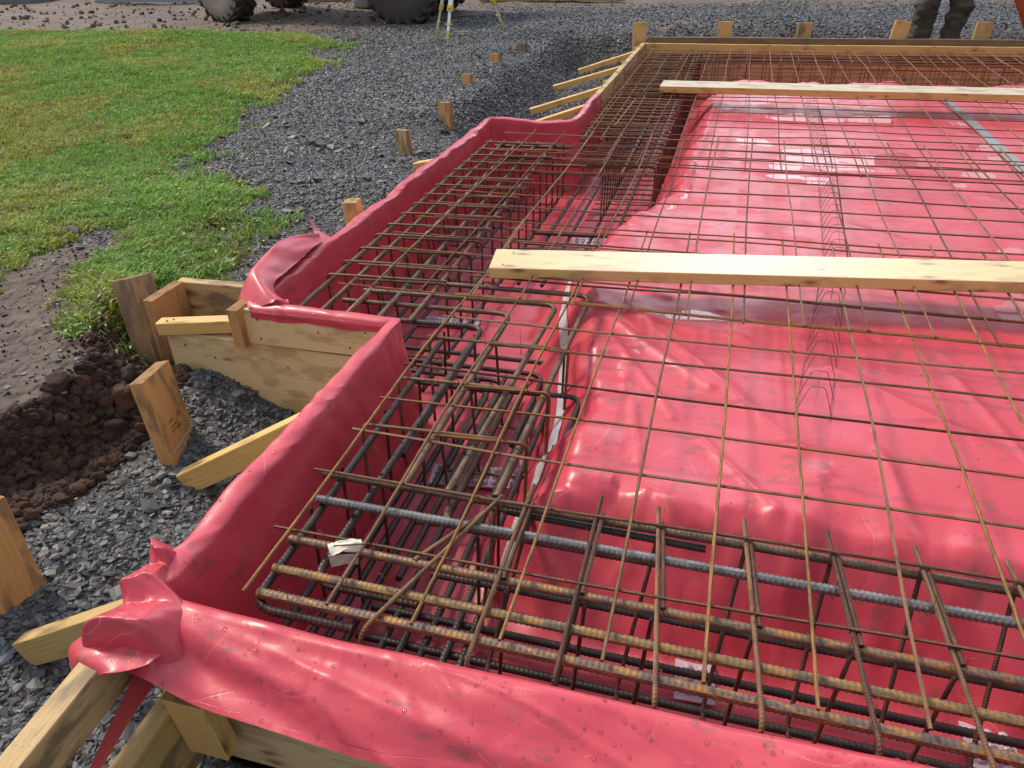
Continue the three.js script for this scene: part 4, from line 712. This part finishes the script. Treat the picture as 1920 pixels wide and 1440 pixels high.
// back form
timber('form_board', [-0.16, -0.035, -8.022], [4.6, -0.035, -7.92], 0.17, 0.044, W_.yellow, 'upper yellow board of the back form', 'form board');
timber('form_board', [-0.16, -0.235, -8.024], [4.6, -0.235, -7.92], 0.222, 0.044, W_.pale, 'lower orange board of the back form behind the rebar', 'form board');
timber('form_board', [-0.10, 0.035, -8.075], [4.6, 0.035, -7.97], 0.15, 0.044, W_.brown, 'weathered brown board standing behind the yellow back board', 'form board');
// far left form
timber('form_board', [-0.15, -0.03, -8.0], [-0.15, -0.03, -4.95], 0.17, 0.047, W_.weathered, 'weathered form board along the far left edge, bare beyond the film', 'form board');
timber('form_board', [-0.152, -0.23, -8.0], [-0.152, -0.23, -4.2], 0.225, 0.047, W_.orange, 'lower board of the far left form', 'form board');
[[-7.72, -0.80, 'rearmost timber brace sloping from gravel up to the far left form'], [-6.75, -0.86, 'second timber brace from the back of the far left form'], [-5.66, -0.82, 'third timber brace from the back, just beyond the red film'], [-4.9, -0.78, 'timber brace nearest the red film end of the far left form']].forEach(([z, x, l], i) => timber('timber_brace', [x, -0.19, z + 0.12], [-0.18, -0.01, z - 0.02], 0.05, 0.06, W_.yellow, l, 'brace'));
[[-7.78, 0], [-6.85, 0], [-5.78, 0]].forEach(([z], i) => timber('form_cleat', [-0.2, -0.3, z], [-0.2, 0.035, z], 0.09, 0.04, W_.olive, ['cleat on the outside of the far left form at its back corner', 'cleat on the outside of the far left form in its middle', 'cleat on the outside of the far left form near the red film'][i], 'cleat', undefined, [0, 0, 1]));
// stakes behind the back form
[[-0.215, 0.25, W_.yellow, 'tall yellow corner stake at the back left corner of the form'], [0.71, 0.26, W_.yellow, 'yellow stake behind the back form, first right of the corner stake'], [1.53, 0.25, W_.weathered, 'greyish stake behind the back form, left of the leaning yellow one'], [2.43, 0.27, W_.yellow, 'leaning yellow stake behind the back form beside the standing person'], [3.22, 0.26, W_.olive, 'split topped stake behind the back form right of the person']].forEach(([x, h, m, l], i) => {
  const lean = [0, 0, 0, 0.05, 0.01][i];
  timber('timber_stake', [x - lean, -0.4, -8.14 + 0.02 * x], [x + lean, h, -8.14 + 0.02 * x], 0.15, 0.04, m, l, 'stake', undefined, [1, 0, 0]);
});

// near left form (under the film) and what shows of it
timber('form_board', [-0.158, -0.065, 0.36], [-0.158, -0.065, -1.0], 0.14, 0.04, W_.pale, 'form board under the film along the near left edge', 'form board');
timber('form_board', [-0.150, -0.29, 0.36], [-0.150, -0.29, -0.975], 0.30, 0.045, W_.pale, 'lower form board along the near left edge', 'form board');
timber('form_board', [-0.08, -0.065, 0.345], [3.4, -0.065, 0.345], 0.14, 0.04, W_.pale, 'form board under the film along the front edge', 'form board');
timber('form_board', [-0.09, -0.28, 0.338], [3.4, -0.28, 0.338], 0.26, 0.045, W_.pale, 'pale lower board of the front form below the film', 'form board');
// the jog
timber('form_board', [-0.755, -0.030, -1.003], [-0.19, -0.030, -1.003], 0.145, 0.046, W_.pale, 'upper board of the stacked jog form with toothed plate on its top', 'form board');
timber('form_board', [-1.16, -0.255, -1.03], [-0.174, -0.265, -1.003], 0.30, 0.045, W_.pale, 'long pale lower board of the stacked jog form', 'form board');
timber('form_cleat', [-0.778, -0.108, -1.003], [-0.778, 0.052, -1.003], 0.044, 0.12, W_.orange, 'short brown upright cleat capping the end of the upper jog board', 'cleat', undefined, [1, 0, 0]);
timber('form_board', [-1.27, -0.10, -1.285], [-0.76, -0.10, -1.30], 0.17, 0.046, W_.weathered, 'rear board of the open box behind the leaning stake', 'form board');
timber('timber_stake', [-1.245, -0.42, -1.15], [-1.245, -0.005, -1.15], 0.2, 0.045, W_.orange, 'brown end upright closing the open box, printed with a dark stamp', 'stake', undefined, [0, 0, 1]);
timber('timber_brace', [-1.17, -0.085, -1.0], [-0.80, -0.06, -1.06], 0.052, 0.058, W_.yellow, 'short square strut nailed between leaning stake and jog form', 'brace');
{ // toothed steel plate on top of the upper jog board
  const t = thing('nail_plate', 'small perforated metal nail plate pressed into the jog board top', 'plate'); t.position.set(-0.66, 0.0505, -1.003);
  mesh('plate', new THREE.BoxGeometry(0.15, 0.0015, 0.04), lin(0.30, 0.24, 0.13, { roughness: 0.6, metalness: 0.5 }), t);
  const tooth = new THREE.BoxGeometry(0.005, 0.004, 0.0025), tm = lin(0.05, 0.035, 0.02); for (let i = 0; i < 11; i++) for (let j = 0; j < 4; j++) mesh('slot', tooth, tm, t).position.set(-0.065 + i * 0.013 + (j % 2) * 0.006, 0.0016, -0.0145 + j * 0.0097);
}

// nail heads
{
  const g = new THREE.CylinderGeometry(0.0042, 0.0042, 0.003, 8), m = lin(0.22, 0.2, 0.18, { metalness: 0.7, roughness: 0.4 }), find = (l) => scene.children.find((o) => o.userData.label?.startsWith(l));
  const nail = (l, pts, rx, rz) => { const b = find(l); for (const p of pts) { const n = mesh('nail', g, m, b); n.position.set(...p); n.rotation.set(rx, 0, rz); } };
  nail('upper board of the stacked', [[-0.70, 0.005, -0.979], [-0.70, -0.075, -0.979], [-0.45, -0.02, -0.979], [-0.33, -0.07, -0.979], [-0.26, 0.0, -0.979]], Math.PI / 2, 0);
  nail('short square strut', [[-1.13, -0.055, -1.0], [-1.11, -0.054, -1.015], [-0.84, -0.034, -1.045], [-0.83, -0.033, -1.065]], 0, 0);
  nail('broad wet yellow plank', [[0.09, 0.0575, -1.56], [0.10, 0.0575, -1.69]], 0, 0);
  nail('long pale lower board', [[-1.08, -0.16, -1.003], [-0.95, -0.2, -1.0], [-0.62, -0.2, -0.992], [-0.4, -0.25, -0.985]], Math.PI / 2, 0);
}
// near stakes
const CHALK = new THREE.MeshStandardMaterial({ transparent: true, roughness: 0.9 });
timber('timber_stake', [-1.35, -0.55, -1.12], [-1.475, -0.005, -1.245], 0.20, 0.085, W_.stakeBrown, 'leaning stake with frayed brown top at the lawn edge by the open box', 'stake', undefined, [-0.32, 0.0, -0.95]);
{
  const s = timber('timber_stake', [-0.868, -0.60, -0.615], [-0.955, -0.075, -0.665], 0.21, 0.05, W_.orange, 'broad orange stake with printed stamp standing in the near gravel', 'stake', undefined, [-0.28, 0.0, -0.96]);
  const cv = document.createElement('canvas'); cv.width = 256; cv.height = 128; const c = cv.getContext('2d'); c.clearRect(0, 0, 256, 128); c.fillStyle = 'rgba(50,22,8,0.85)'; c.font = 'bold 26px sans-serif'; c.fillText('SORA', 14, 44); c.font = 'bold 46px sans-serif'; c.fillText('CE', 138, 48); c.font = 'bold 24px sans-serif'; c.fillText('C16  5802', 14, 80); c.fillText('DRY GRADED', 14, 112);
  const tx = new THREE.CanvasTexture(cv); tx.colorSpace = THREE.SRGBColorSpace;
  const X = V(-0.087, 0.525, -0.05).normalize(), Y0 = V(-0.28, 0, -0.96), n = V().crossVectors(X, Y0).normalize(); if (n.x < 0) n.negate();
  const right = V().crossVectors(X, n).normalize(), pl = mesh('stamp', new THREE.PlaneGeometry(0.13, 0.07), new THREE.MeshStandardMaterial({ map: tx, transparent: true, roughness: 0.8 }), s);
  pl.quaternion.setFromRotationMatrix(new THREE.Matrix4().makeBasis(right, X, n)); pl.position.copy(V(-0.868, -0.60, -0.615).addScaledVector(X, 0.335).addScaledVector(n, 0.0268).addScaledVector(right, 0.015));
  const cb = document.createElement('canvas'); cb.width = 256; cb.height = 64; const d = cb.getContext('2d'); d.clearRect(0, 0, 256, 64);
  for (let k = 0; k < 256; k += 2) { const y = 50 - k * 0.11 + (noise(k / 20, 3) - 0.5) * 8, g2 = d.createLinearGradient(0, y - 16, 0, y + 10); g2.addColorStop(0, 'rgba(190,170,160,0)'); g2.addColorStop(0.6, 'rgba(200,182,172,0.75)'); g2.addColorStop(1, 'rgba(190,170,160,0)'); d.fillStyle = g2; d.fillRect(k, y - 16, 2, 26); }
  const tc = new THREE.CanvasTexture(cb); tc.colorSpace = THREE.SRGBColorSpace; CHALK.map = tc;
  const ch = mesh('chalk_band', new THREE.PlaneGeometry(0.208, 0.055), CHALK, s); ch.quaternion.copy(pl.quaternion); ch.position.copy(V(-0.868, -0.60, -0.615).addScaledVector(X, 0.262).addScaledVector(n, 0.0266));
  // chalky band left where the soil line was
}
timber('timber_stake', [-0.875, -0.6, 0.16], [-0.97, -0.09, 0.09], 0.20, 0.052, W_.orange, 'orange stake with pale chalk band at the left edge of the view', 'stake', undefined, [-0.2, 0, 0.98]);
timber('timber_brace', [-0.775, -0.40, -0.50], [-0.17, -0.04, -0.52], 0.085, 0.05, W_.yellow, 'yellow timber brace from gravel up to the near left form by the stamped stake', 'brace', undefined, [0.35, 0.8, 0]);
timber('timber_brace', [-0.745, -0.40, 0.235], [-0.18, -0.06, 0.25], 0.085, 0.05, W_.olive, 'olive stained timber brace ending at the bunched film corner', 'brace', undefined, [0.35, 0.8, 0]);
timber('timber_brace', [-0.72, -0.435, -0.74], [-0.30, -0.36, -0.76], 0.04, 0.05, W_.yellow, 'half buried yellow batten lying in the gravel below the jog form', 'brace');
// boards running from the near corner towards the camera
timber('form_board', [-0.168, -0.025, 0.372], [-0.158, -0.06, 1.15], 0.105, 0.052, W_.weathered, 'upper stained board running from the film corner towards the camera', 'form board');
timber('form_board', [-0.100, -0.27, 0.372], [-0.092, -0.28, 1.15], 0.21, 0.047, W_.olive, 'lower mud stained board running from the film corner towards the camera', 'form board');
timber('form_cleat', [-0.022, -0.30, 0.405], [-0.022, -0.10, 0.42], 0.10, 0.045, W_.yellow, 'short yellow block under the hanging film at the near corner', 'cleat', undefined, [1, 0, 0]);

// stakes in the gravel beside the left bay
[[-1.12, -2.62, -0.02, -0.9, W_.yellow, 'sawn yellow stake end touching the film of the left bay', 0.10, -0.86, -2.13, 0.085],
  [0, 0, 0, 0, W_.weathered, 'split grey stake standing in gravel, nearest of the row beside the left bay', 0.12, -1.24, -3.68, 0.02],
  [0, 0, 0, 0, W_.orange, 'orange and white faced stake in gravel near the far corner of the left bay', 0.12, -1.21, -4.45, -0.02],
  [0, 0, 0, 0, W_.orange, 'short pointed orange stake in the gravel mound', 0.13, -1.47, -5.75, -0.02],
  [0, 0, 0, 0, W_.orange, 'pointed orange stake higher up the gravel mound', 0.13, -1.50, -6.75, 0.0],
  [0, 0, 0, 0, W_.brown, 'dark red stake top barely showing in the gravel mound', 0.13, -1.44, -7.6, 0.0]].forEach(([, , , , m, l, w, x, z, top], i) => {
  const y = groundY(x, z); timber('timber_stake', [x + 0.03, y - 0.3, z + 0.02], [x, Math.max(top, y + 0.085 + (i && i < 3 ? 0.07 : 0)), z], w, i ? 0.045 : 0.07, m, l, 'stake', undefined, i ? [0.85, 0, 0.5] : [0.2, 0, 1]);
});
timber('timber_brace', [-1.02, -0.08, -3.35], [-0.76, -0.02, -3.3], 0.04, 0.07, W_.yellow, 'stub of yellow batten between split grey stake and the left bay film', 'brace');

// ---------------------------------------------------------------- surveyor's tripod
{
  const t = thing('survey_tripod', 'white and yellow aluminium survey tripod standing on the far gravel', 'tripod');
  const alu = lin(0.72, 0.74, 0.75, { roughness: 0.35, metalness: 0.3 }), yel = lin(0.62, 0.47, 0.05, { roughness: 0.5 }), dark = lin(0.04, 0.04, 0.04);
  const top = V(-2.62, 1.35, -9.08);
  for (const [x, z] of [[-3.0, -9.02], [-2.69, -8.62], [-2.22, -9.55]]) {
    const foot = V(x, groundY(x, z), z), d = top.clone().sub(foot), L = d.length(); d.normalize();
    const at = (s) => foot.clone().addScaledVector(d, s).toArray(), side = V().crossVectors(d, V(0, 1, 0)).normalize().toArray();
    const leg = mesh('leg', board(at(0.36), at(L), 0.058, 0.032, alu, side), alu, t);
    mesh('lower_section', board(at(0.10), at(0.38), 0.036, 0.022, alu, side), alu, leg);
    mesh('clamp', board(at(0.33), at(0.40), 0.07, 0.045, yel, side), yel, leg);
    mesh('foot', mergeGeometries([board(at(-0.02), at(0.20), 0.03, 0.026, yel, side), board(at(0.17), at(0.19), 0.085, 0.03, yel, side)]), yel, leg);
    const k = new THREE.CylinderGeometry(0.014, 0.014, 0.05, 10); k.rotateX(Math.PI / 2); k.translate(...at(0.36)); mesh('knob', k, dark, leg);
  }
  const head = new THREE.CylinderGeometry(0.10, 0.10, 0.05, 20); head.translate(top.x, top.y + 0.01, top.z); mesh('head', head, yel, t);
  const body = mergeGeometries([new THREE.CylinderGeometry(0.07, 0.08, 0.06, 16).translate(top.x, top.y + 0.07, top.z), new THREE.BoxGeometry(0.13, 0.11, 0.2).translate(top.x, top.y + 0.16, top.z)]); const lv = mesh('level', body, dark, t);
}

// ---------------------------------------------------------------- telehandler
{
  const t = thing('telehandler', 'telehandler parked on the far yard with muddy ribbed tyres', 'telehandler');
  const rubber = lin(0.062, 0.05, 0.043, { roughness: 0.9 }), paleWall = lin(0.27, 0.23, 0.19, { roughness: 0.95 }), rim = lin(0.17, 0.10, 0.075, { roughness: 0.7 }), green = lin(0.02, 0.09, 0.06, { roughness: 0.5 }), steel = lin(0.05, 0.05, 0.05, { roughness: 0.6 });
  function wheel(x, z, turn, wall) {
    const R = 0.66, w = 0.20, prof = [[0.30, -w * 0.75], [0.40, -w], [0.54, -w * 1.02], [0.615, -w * 0.86], [0.635, -w * 0.5], [0.64, 0], [0.635, w * 0.5], [0.615, w * 0.86], [0.54, w * 1.02], [0.40, w], [0.30, w * 0.75]].map(([a, b]) => new THREE.Vector2(a, b));
    const ty = new THREE.LatheGeometry(prof.slice(3, 8), 48), wg = mergeGeometries([new THREE.LatheGeometry(prof.slice(0, 4), 48), new THREE.LatheGeometry(prof.slice(7), 48)]);
    const wl = new THREE.Group(); wl.name = 'wheel'; t.add(wl); wl.position.set(x, R - 0.02 + groundY(x, z), z); wl.rotation.set(Math.PI / 2, 0, turn, 'YXZ'); wl.rotation.set(Math.PI / 2, turn, 0, 'YXZ');
    const lugs = []; for (let i = 0; i < 22; i++) for (const s of [-1, 1]) { const l = new THREE.BoxGeometry(0.05, 0.20, 0.075); l.rotateX(s * 0.75); l.translate(R - 0.018, s * 0.095, 0); l.rotateY((i + (s > 0 ? 0.5 : 0)) / 22 * 6.2832); lugs.push(l); const k = new THREE.BoxGeometry(0.11, 0.03, 0.06); k.translate(0.585, s * 0.185, 0.05); k.rotateY((i + (s > 0 ? 0.5 : 0)) / 22 * 6.2832); lugs.push(k); }
    mesh('tyre', mergeGeometries([ty.toNonIndexed(), ...lugs.map((l) => l.toNonIndexed())]), rubber, wl);
    mesh('sidewall', wg, wall, wl);
    const rp = [[0.02, 0.05], [0.12, 0.05], [0.14, 0.09], [0.22, 0.03], [0.27, 0.10], [0.31, 0.15]].map(([a, b]) => new THREE.Vector2(a, b));
    mesh('rim', mergeGeometries([new THREE.LatheGeometry(rp, 32), new THREE.LatheGeometry(rp.map((p) => new THREE.Vector2(p.x, -p.y)), 32)]), new THREE.MeshStandardMaterial({ color: rim.color, roughness: 0.7, side: THREE.DoubleSide }), wl);
    const hub = new THREE.CylinderGeometry(0.09, 0.11, 0.26, 14); mesh('hub', hub, green, wl);
  }
  wheel(-7.24, -10.75, -0.42, paleWall); wheel(-3.98, -10.40, -0.11, rubber); wheel(-7.35, -12.75, -0.42, rubber); wheel(-4.2, -12.35, -0.11, rubber);  // first wheel has a paler tan sidewall than the other three
  const yaw = -0.11, C = V(-5.7, 0, -11.55);
  const place = (g, x, y, z) => { g.translate(x, y, z); g.rotateY(yaw); g.translate(C.x, C.y, C.z); return g; };
  mesh('chassis', place(new THREE.BoxGeometry(4.6, 0.5, 1.0), 0, 0.95, 0), steel, t);
  mesh('axle', mergeGeometries([place(new THREE.CylinderGeometry(0.1, 0.1, 1.9, 12).rotateX(Math.PI / 2), 1.62, 0.66, 0), place(new THREE.CylinderGeometry(0.1, 0.1, 1.9, 12).rotateX(Math.PI / 2), -1.62, 0.66, 0)]), steel, t);
  mesh('body', mergeGeometries([place(new THREE.BoxGeometry(4.4, 0.5, 2.0), 0, 1.45, 0), place(new THREE.BoxGeometry(1.5, 0.7, 0.8), 0.9, 2.0, -0.5)]), green, t);
  mesh('cab', place(new THREE.BoxGeometry(1.4, 1.1, 0.9), -0.3, 2.2, 0.5), lin(0.03, 0.035, 0.04, { roughness: 0.1 }), t);
  mesh('boom', place(new THREE.BoxGeometry(5.2, 0.35, 0.35), -0.6, 2.2, -0.45), lin(0.4, 0.28, 0.05), t);
}

// ---------------------------------------------------------------- things at the back of the yard
{
  const t = thing('plastic_crate', 'long pale grey plastic crate lying on the far brown yard', 'crate'), m = lin(0.30, 0.34, 0.37, { roughness: 0.5 });
  const L = 2.4, W = 1.0, H = 0.55, cx = -11.35, cz = -14.3, y = groundY(cx, cz);
  const bx = (w, h, d, a, b, c) => new THREE.BoxGeometry(w, h, d).translate(cx + a, y + b, cz + c);
  mesh('base_rim', mergeGeometries([bx(L, 0.06, 0.05, 0, 0.05, W / 2), bx(L, 0.06, 0.05, 0, 0.05, -W / 2), bx(0.05, 0.06, W - 0.05, L / 2 - 0.025, 0.05, 0), bx(0.05, 0.06, W - 0.05, -L / 2 + 0.025, 0.05, 0)]), m, t);
  mesh('top_rim', mergeGeometries([bx(L, 0.06, 0.05, 0, H, W / 2), bx(L, 0.06, 0.05, 0, H, -W / 2)]), m, t);
  for (let i = 0; i < 30; i++) mesh('slat', bx(0.035, H - 0.06, 0.03, -L / 2 + 0.04 + i * (L - 0.08) / 29, H / 2 + 0.025, W / 2), m, t);
  mesh('back_panel', bx(L - 0.06, H - 0.07, 0.02, 0, H / 2 + 0.02, -W / 2), lin(0.07, 0.08, 0.09), t);
}
one('grey_box', new THREE.BoxGeometry(2.2, 0.5, 0.8, 2, 2, 2).translate(-15.4, 0.22, -14.2), lin(0.16, 0.18, 0.2), 'dark grey box at the far left back of the yard', 'box');
{
  const g = new THREE.IcosahedronGeometry(0.32, 4), p = g.attributes.position; for (let i = 0; i < p.count; i++) { const v = V().fromBufferAttribute(p, i), k = 0.72 + 0.55 * fbm(v.x * 6 + 9 + v.y * 3, v.z * 6 + v.y * 5, 3); p.setXYZ(i, v.x * k * 1.15, Math.max(v.y * k, -0.18), v.z * k); }
  g.translate(-5.75, 0.17, -12.95); const h = mergeVertices(g); h.computeVertexNormals(); one('white_bag', h, lin(0.62, 0.62, 0.60, { roughness: 0.6 }), 'crumpled white plastic bag on the ground behind the right hand tyre', 'bag');
}
timber('timber_stack', [-8.4, 0.08, -14.4], [-6.5, 0.08, -14.3], 0.2, 0.3, W_.orange, 'orange brown timber lying behind the telehandler', 'timber');
timber('timber_beam', [-3.9, 0.04, -13.85], [-1.2, 0.04, -13.75], 0.09, 0.2, W_.weathered, 'long weathered beam lying at the back of the gravel behind the tripod', 'timber');

// ---------------------------------------------------------------- person behind the back form (only the legs are in view)
{
  const px = 2.92, pz = -8.62, gy = groundY(px, pz);
  function skin(caps, mn, mx, res, k, wr) {
    const mc = new MarchingCubes(res, new THREE.MeshBasicMaterial(), false, false, 200000), half = res / 2; mc.isolation = 0;
    const c = mn.clone().add(mx).multiplyScalar(0.5), ext = mx.clone().sub(mn).multiplyScalar(0.5), e = Math.max(ext.x, ext.y, ext.z), q = V(), ab = V(), ap = V();
    for (let z = 0; z < res; z++) for (let y = 0; y < res; y++) for (let x = 0; x < res; x++) {
      q.set((x - half) / half * e + c.x, (y - half) / half * e + c.y, (z - half) / half * e + c.z); let d = 9;
      for (const [a, b, r0, r1] of caps) { ab.copy(b).sub(a); ap.copy(q).sub(a); const t = clamp(ap.dot(ab) / ab.lengthSq()), dd = ap.addScaledVector(ab, -t).length() - mix(r0, r1, t), h = clamp(0.5 + 0.5 * (dd - d) / k); d = mix(dd, d, h) - k * h * (1 - h); }
      if (wr) d += wr * (fbm(q.x * 9 + q.z * 4, q.y * 16 + q.x * 3, 3) - 0.5);
      mc.field[z * res * res + y * res + x] = -d;
    }
    mc.update(); const n = mc.count, P = new Float32Array(mc.positionArray.slice(0, n * 3)); for (let i = 0; i < n; i++) { P[i * 3] = P[i * 3] * e + c.x; P[i * 3 + 1] = P[i * 3 + 1] * e + c.y; P[i * 3 + 2] = P[i * 3 + 2] * e + c.z; }
    let g = new THREE.BufferGeometry(); g.setAttribute('position', new THREE.BufferAttribute(P, 3)); g = mergeVertices(g, 1e-4); g.computeVertexNormals();
    const ps = g.attributes.position, uv = []; for (let i = 0; i < ps.count; i++) uv.push(ps.getX(i) * 1.7 + ps.getZ(i), ps.getY(i) * 1.7); g.setAttribute('uv', new THREE.Float32BufferAttribute(uv, 2)); return g;
  }
  const p = (x, y, z) => V(px + x, gy + y, pz + z);
  const t = thing('person', 'person in dark dirty work trousers standing behind the back form', 'person');
  const skinM = lin(0.42, 0.26, 0.18), cloth = new THREE.MeshStandardMaterial({ roughness: 0.95, map: tex(256, 256, (i, j) => { const n = smooth(0.42, 0.6, fbm(i / 30, j / 44, 4)), f = hash2(i, j); return [mix(0.05, 0.08, n), mix(0.046, 0.072, n), mix(0.038, 0.058, n)].map((v) => toS(v * (0.75 + f * 0.5))); }) });
  const jacket = lin(0.05, 0.06, 0.08, { roughness: 0.9 });
  mesh('body', skin([[p(0, 1.05, 0), p(0, 1.42, 0), 0.13, 0.13], [p(0, 1.42, 0), p(0, 1.55, 0.01), 0.06, 0.055], [p(0, 1.64, 0.02), p(0, 1.72, 0.01), 0.085, 0.095], [p(0, 1.65, 0.11), p(0, 1.67, 0.10), 0.018, 0.014], [p(-0.2, 1.42, 0), p(-0.27, 1.14, 0.02), 0.055, 0.045], [p(-0.27, 1.14, 0.02), p(-0.2, 0.95, 0.2), 0.042, 0.03], [p(0.2, 1.42, 0), p(0.28, 1.14, 0.02), 0.055, 0.045], [p(0.28, 1.14, 0.02), p(0.2, 0.96, 0.2), 0.042, 0.03], [p(-0.2, 0.95, 0.2), p(-0.16, 0.90, 0.27), 0.032, 0.012], [p(0.2, 0.96, 0.2), p(0.17, 0.90, 0.27), 0.032, 0.012]], V(px - 0.45, gy + 0.85, pz - 0.45), V(px + 0.45, gy + 1.85, pz + 0.45), 72, 0.04, 0), skinM, t);
  mesh('jacket', skin([[p(0, 0.95, 0), p(0, 1.4, 0), 0.17, 0.17], [p(-0.2, 1.42, 0), p(-0.27, 1.14, 0.02), 0.08, 0.07], [p(-0.27, 1.14, 0.02), p(-0.21, 0.98, 0.17), 0.068, 0.055], [p(0.2, 1.42, 0), p(0.28, 1.14, 0.02), 0.08, 0.07], [p(0.28, 1.14, 0.02), p(0.21, 0.98, 0.17), 0.068, 0.055]], V(px - 0.45, gy + 0.75, pz - 0.45), V(px + 0.45, gy + 1.6, pz + 0.45), 60, 0.05, 0.02), jacket, t);
  mesh('trousers', skin([[p(-0.1, 0.92, 0), p(-0.155, 0.5, 0.03), 0.135, 0.115], [p(-0.155, 0.5, 0.03), p(-0.17, 0.06, 0), 0.118, 0.105], [p(0.1, 0.92, 0), p(0.17, 0.5, 0.01), 0.135, 0.115], [p(0.17, 0.5, 0.01), p(0.125, 0.06, -0.02), 0.118, 0.10], [p(-0.06, 0.95, 0), p(0.06, 0.95, 0), 0.14, 0.14]], V(px - 0.55, gy - 0.05, pz - 0.55), V(px + 0.55, gy + 1.1, pz + 0.55), 96, 0.03, 0.06), cloth, t);
  const boot = (x) => { const g = new THREE.SphereGeometry(1, 16, 10); g.scale(0.055, 0.06, 0.14); g.translate(px + x, gy + 0.05, pz + 0.05); return g; };
  mesh('boot', boot(-0.17), lin(0.03, 0.025, 0.02), t); mesh('boot', boot(0.125), lin(0.03, 0.025, 0.02), t);
}
// orange pipe leaning in from the right
{
  const t = thing('orange_pipe', 'thick orange brown pipe slanting down at the top right corner', 'pipe'), m = lin(0.36, 0.10, 0.035, { roughness: 0.55 });
  mesh('tube', bar([[2.9, 1.35, -7.75], [4.0, -0.25, -8.25]], 0.085, { sides: 20, step: 0.4 }), m, t);
}

// ---------------------------------------------------------------- rain drops on the near film
{
  const r = rng(61), wrap = MEM.getObjectByName('edge_wrap').geometry, P = wrap.attributes.position, N = wrap.attributes.normal, list = [];
  const g = new THREE.SphereGeometry(1, 12, 6, 0, 6.2832, 0, Math.PI / 2), M = new THREE.Matrix4(), Q = new THREE.Quaternion(), n = V(), up = V(0, 1, 0);
  const put = (geo, max, test) => { const p = geo.attributes.position, nn = geo.attributes.normal; for (let i = 0, c = 0; i < max * 40 && c < max; i++) { const k = (r() * p.count) | 0, x = p.getX(k), y = p.getY(k), z = p.getZ(k); n.fromBufferAttribute(nn, k); if (n.y < 0) n.negate(); if (n.y < 0.25 || !test(x, y, z)) continue; const s = mix(0.0012, 0.0052, Math.pow(r(), 3)); Q.setFromUnitVectors(up, n); M.compose(V(x + (r() - 0.5) * 0.006, y, z + (r() - 0.5) * 0.006), Q, V(s, s * 0.5, s)); list.push(M.clone()); c++; } };
  put(wrap, 620, (x, y, z) => x < 1.7 && z > -1.0 && y > -0.15);
  put(MEM.children.filter((o) => o.name === 'loose_flap')[1].geometry, 120, () => true);
  for (let i = 0; i < 500; i++) { const x = mix(0.6, 1.9, r()), z = mix(-1.7, -0.35, r()), s = mix(0.0012, 0.004, Math.pow(r(), 2)); M.compose(V(x, filmY(x, z), z), new THREE.Quaternion(), V(s, s * 0.5, s)); list.push(M.clone()); }
  const im = new THREE.InstancedMesh(g, new THREE.MeshPhysicalMaterial({ transmission: 1, thickness: 0.004, roughness: 0.02, ior: 1.33 }), list.length); im.name = 'rain_drops'; im.userData = { kind: 'stuff', label: 'clear rain drops beaded on the red film', category: 'water drops' }; im.castShadow = im.receiveShadow = true;
  list.forEach((m, i) => im.setMatrixAt(i, m)); scene.add(im);
}
renderer.render(scene, camera);
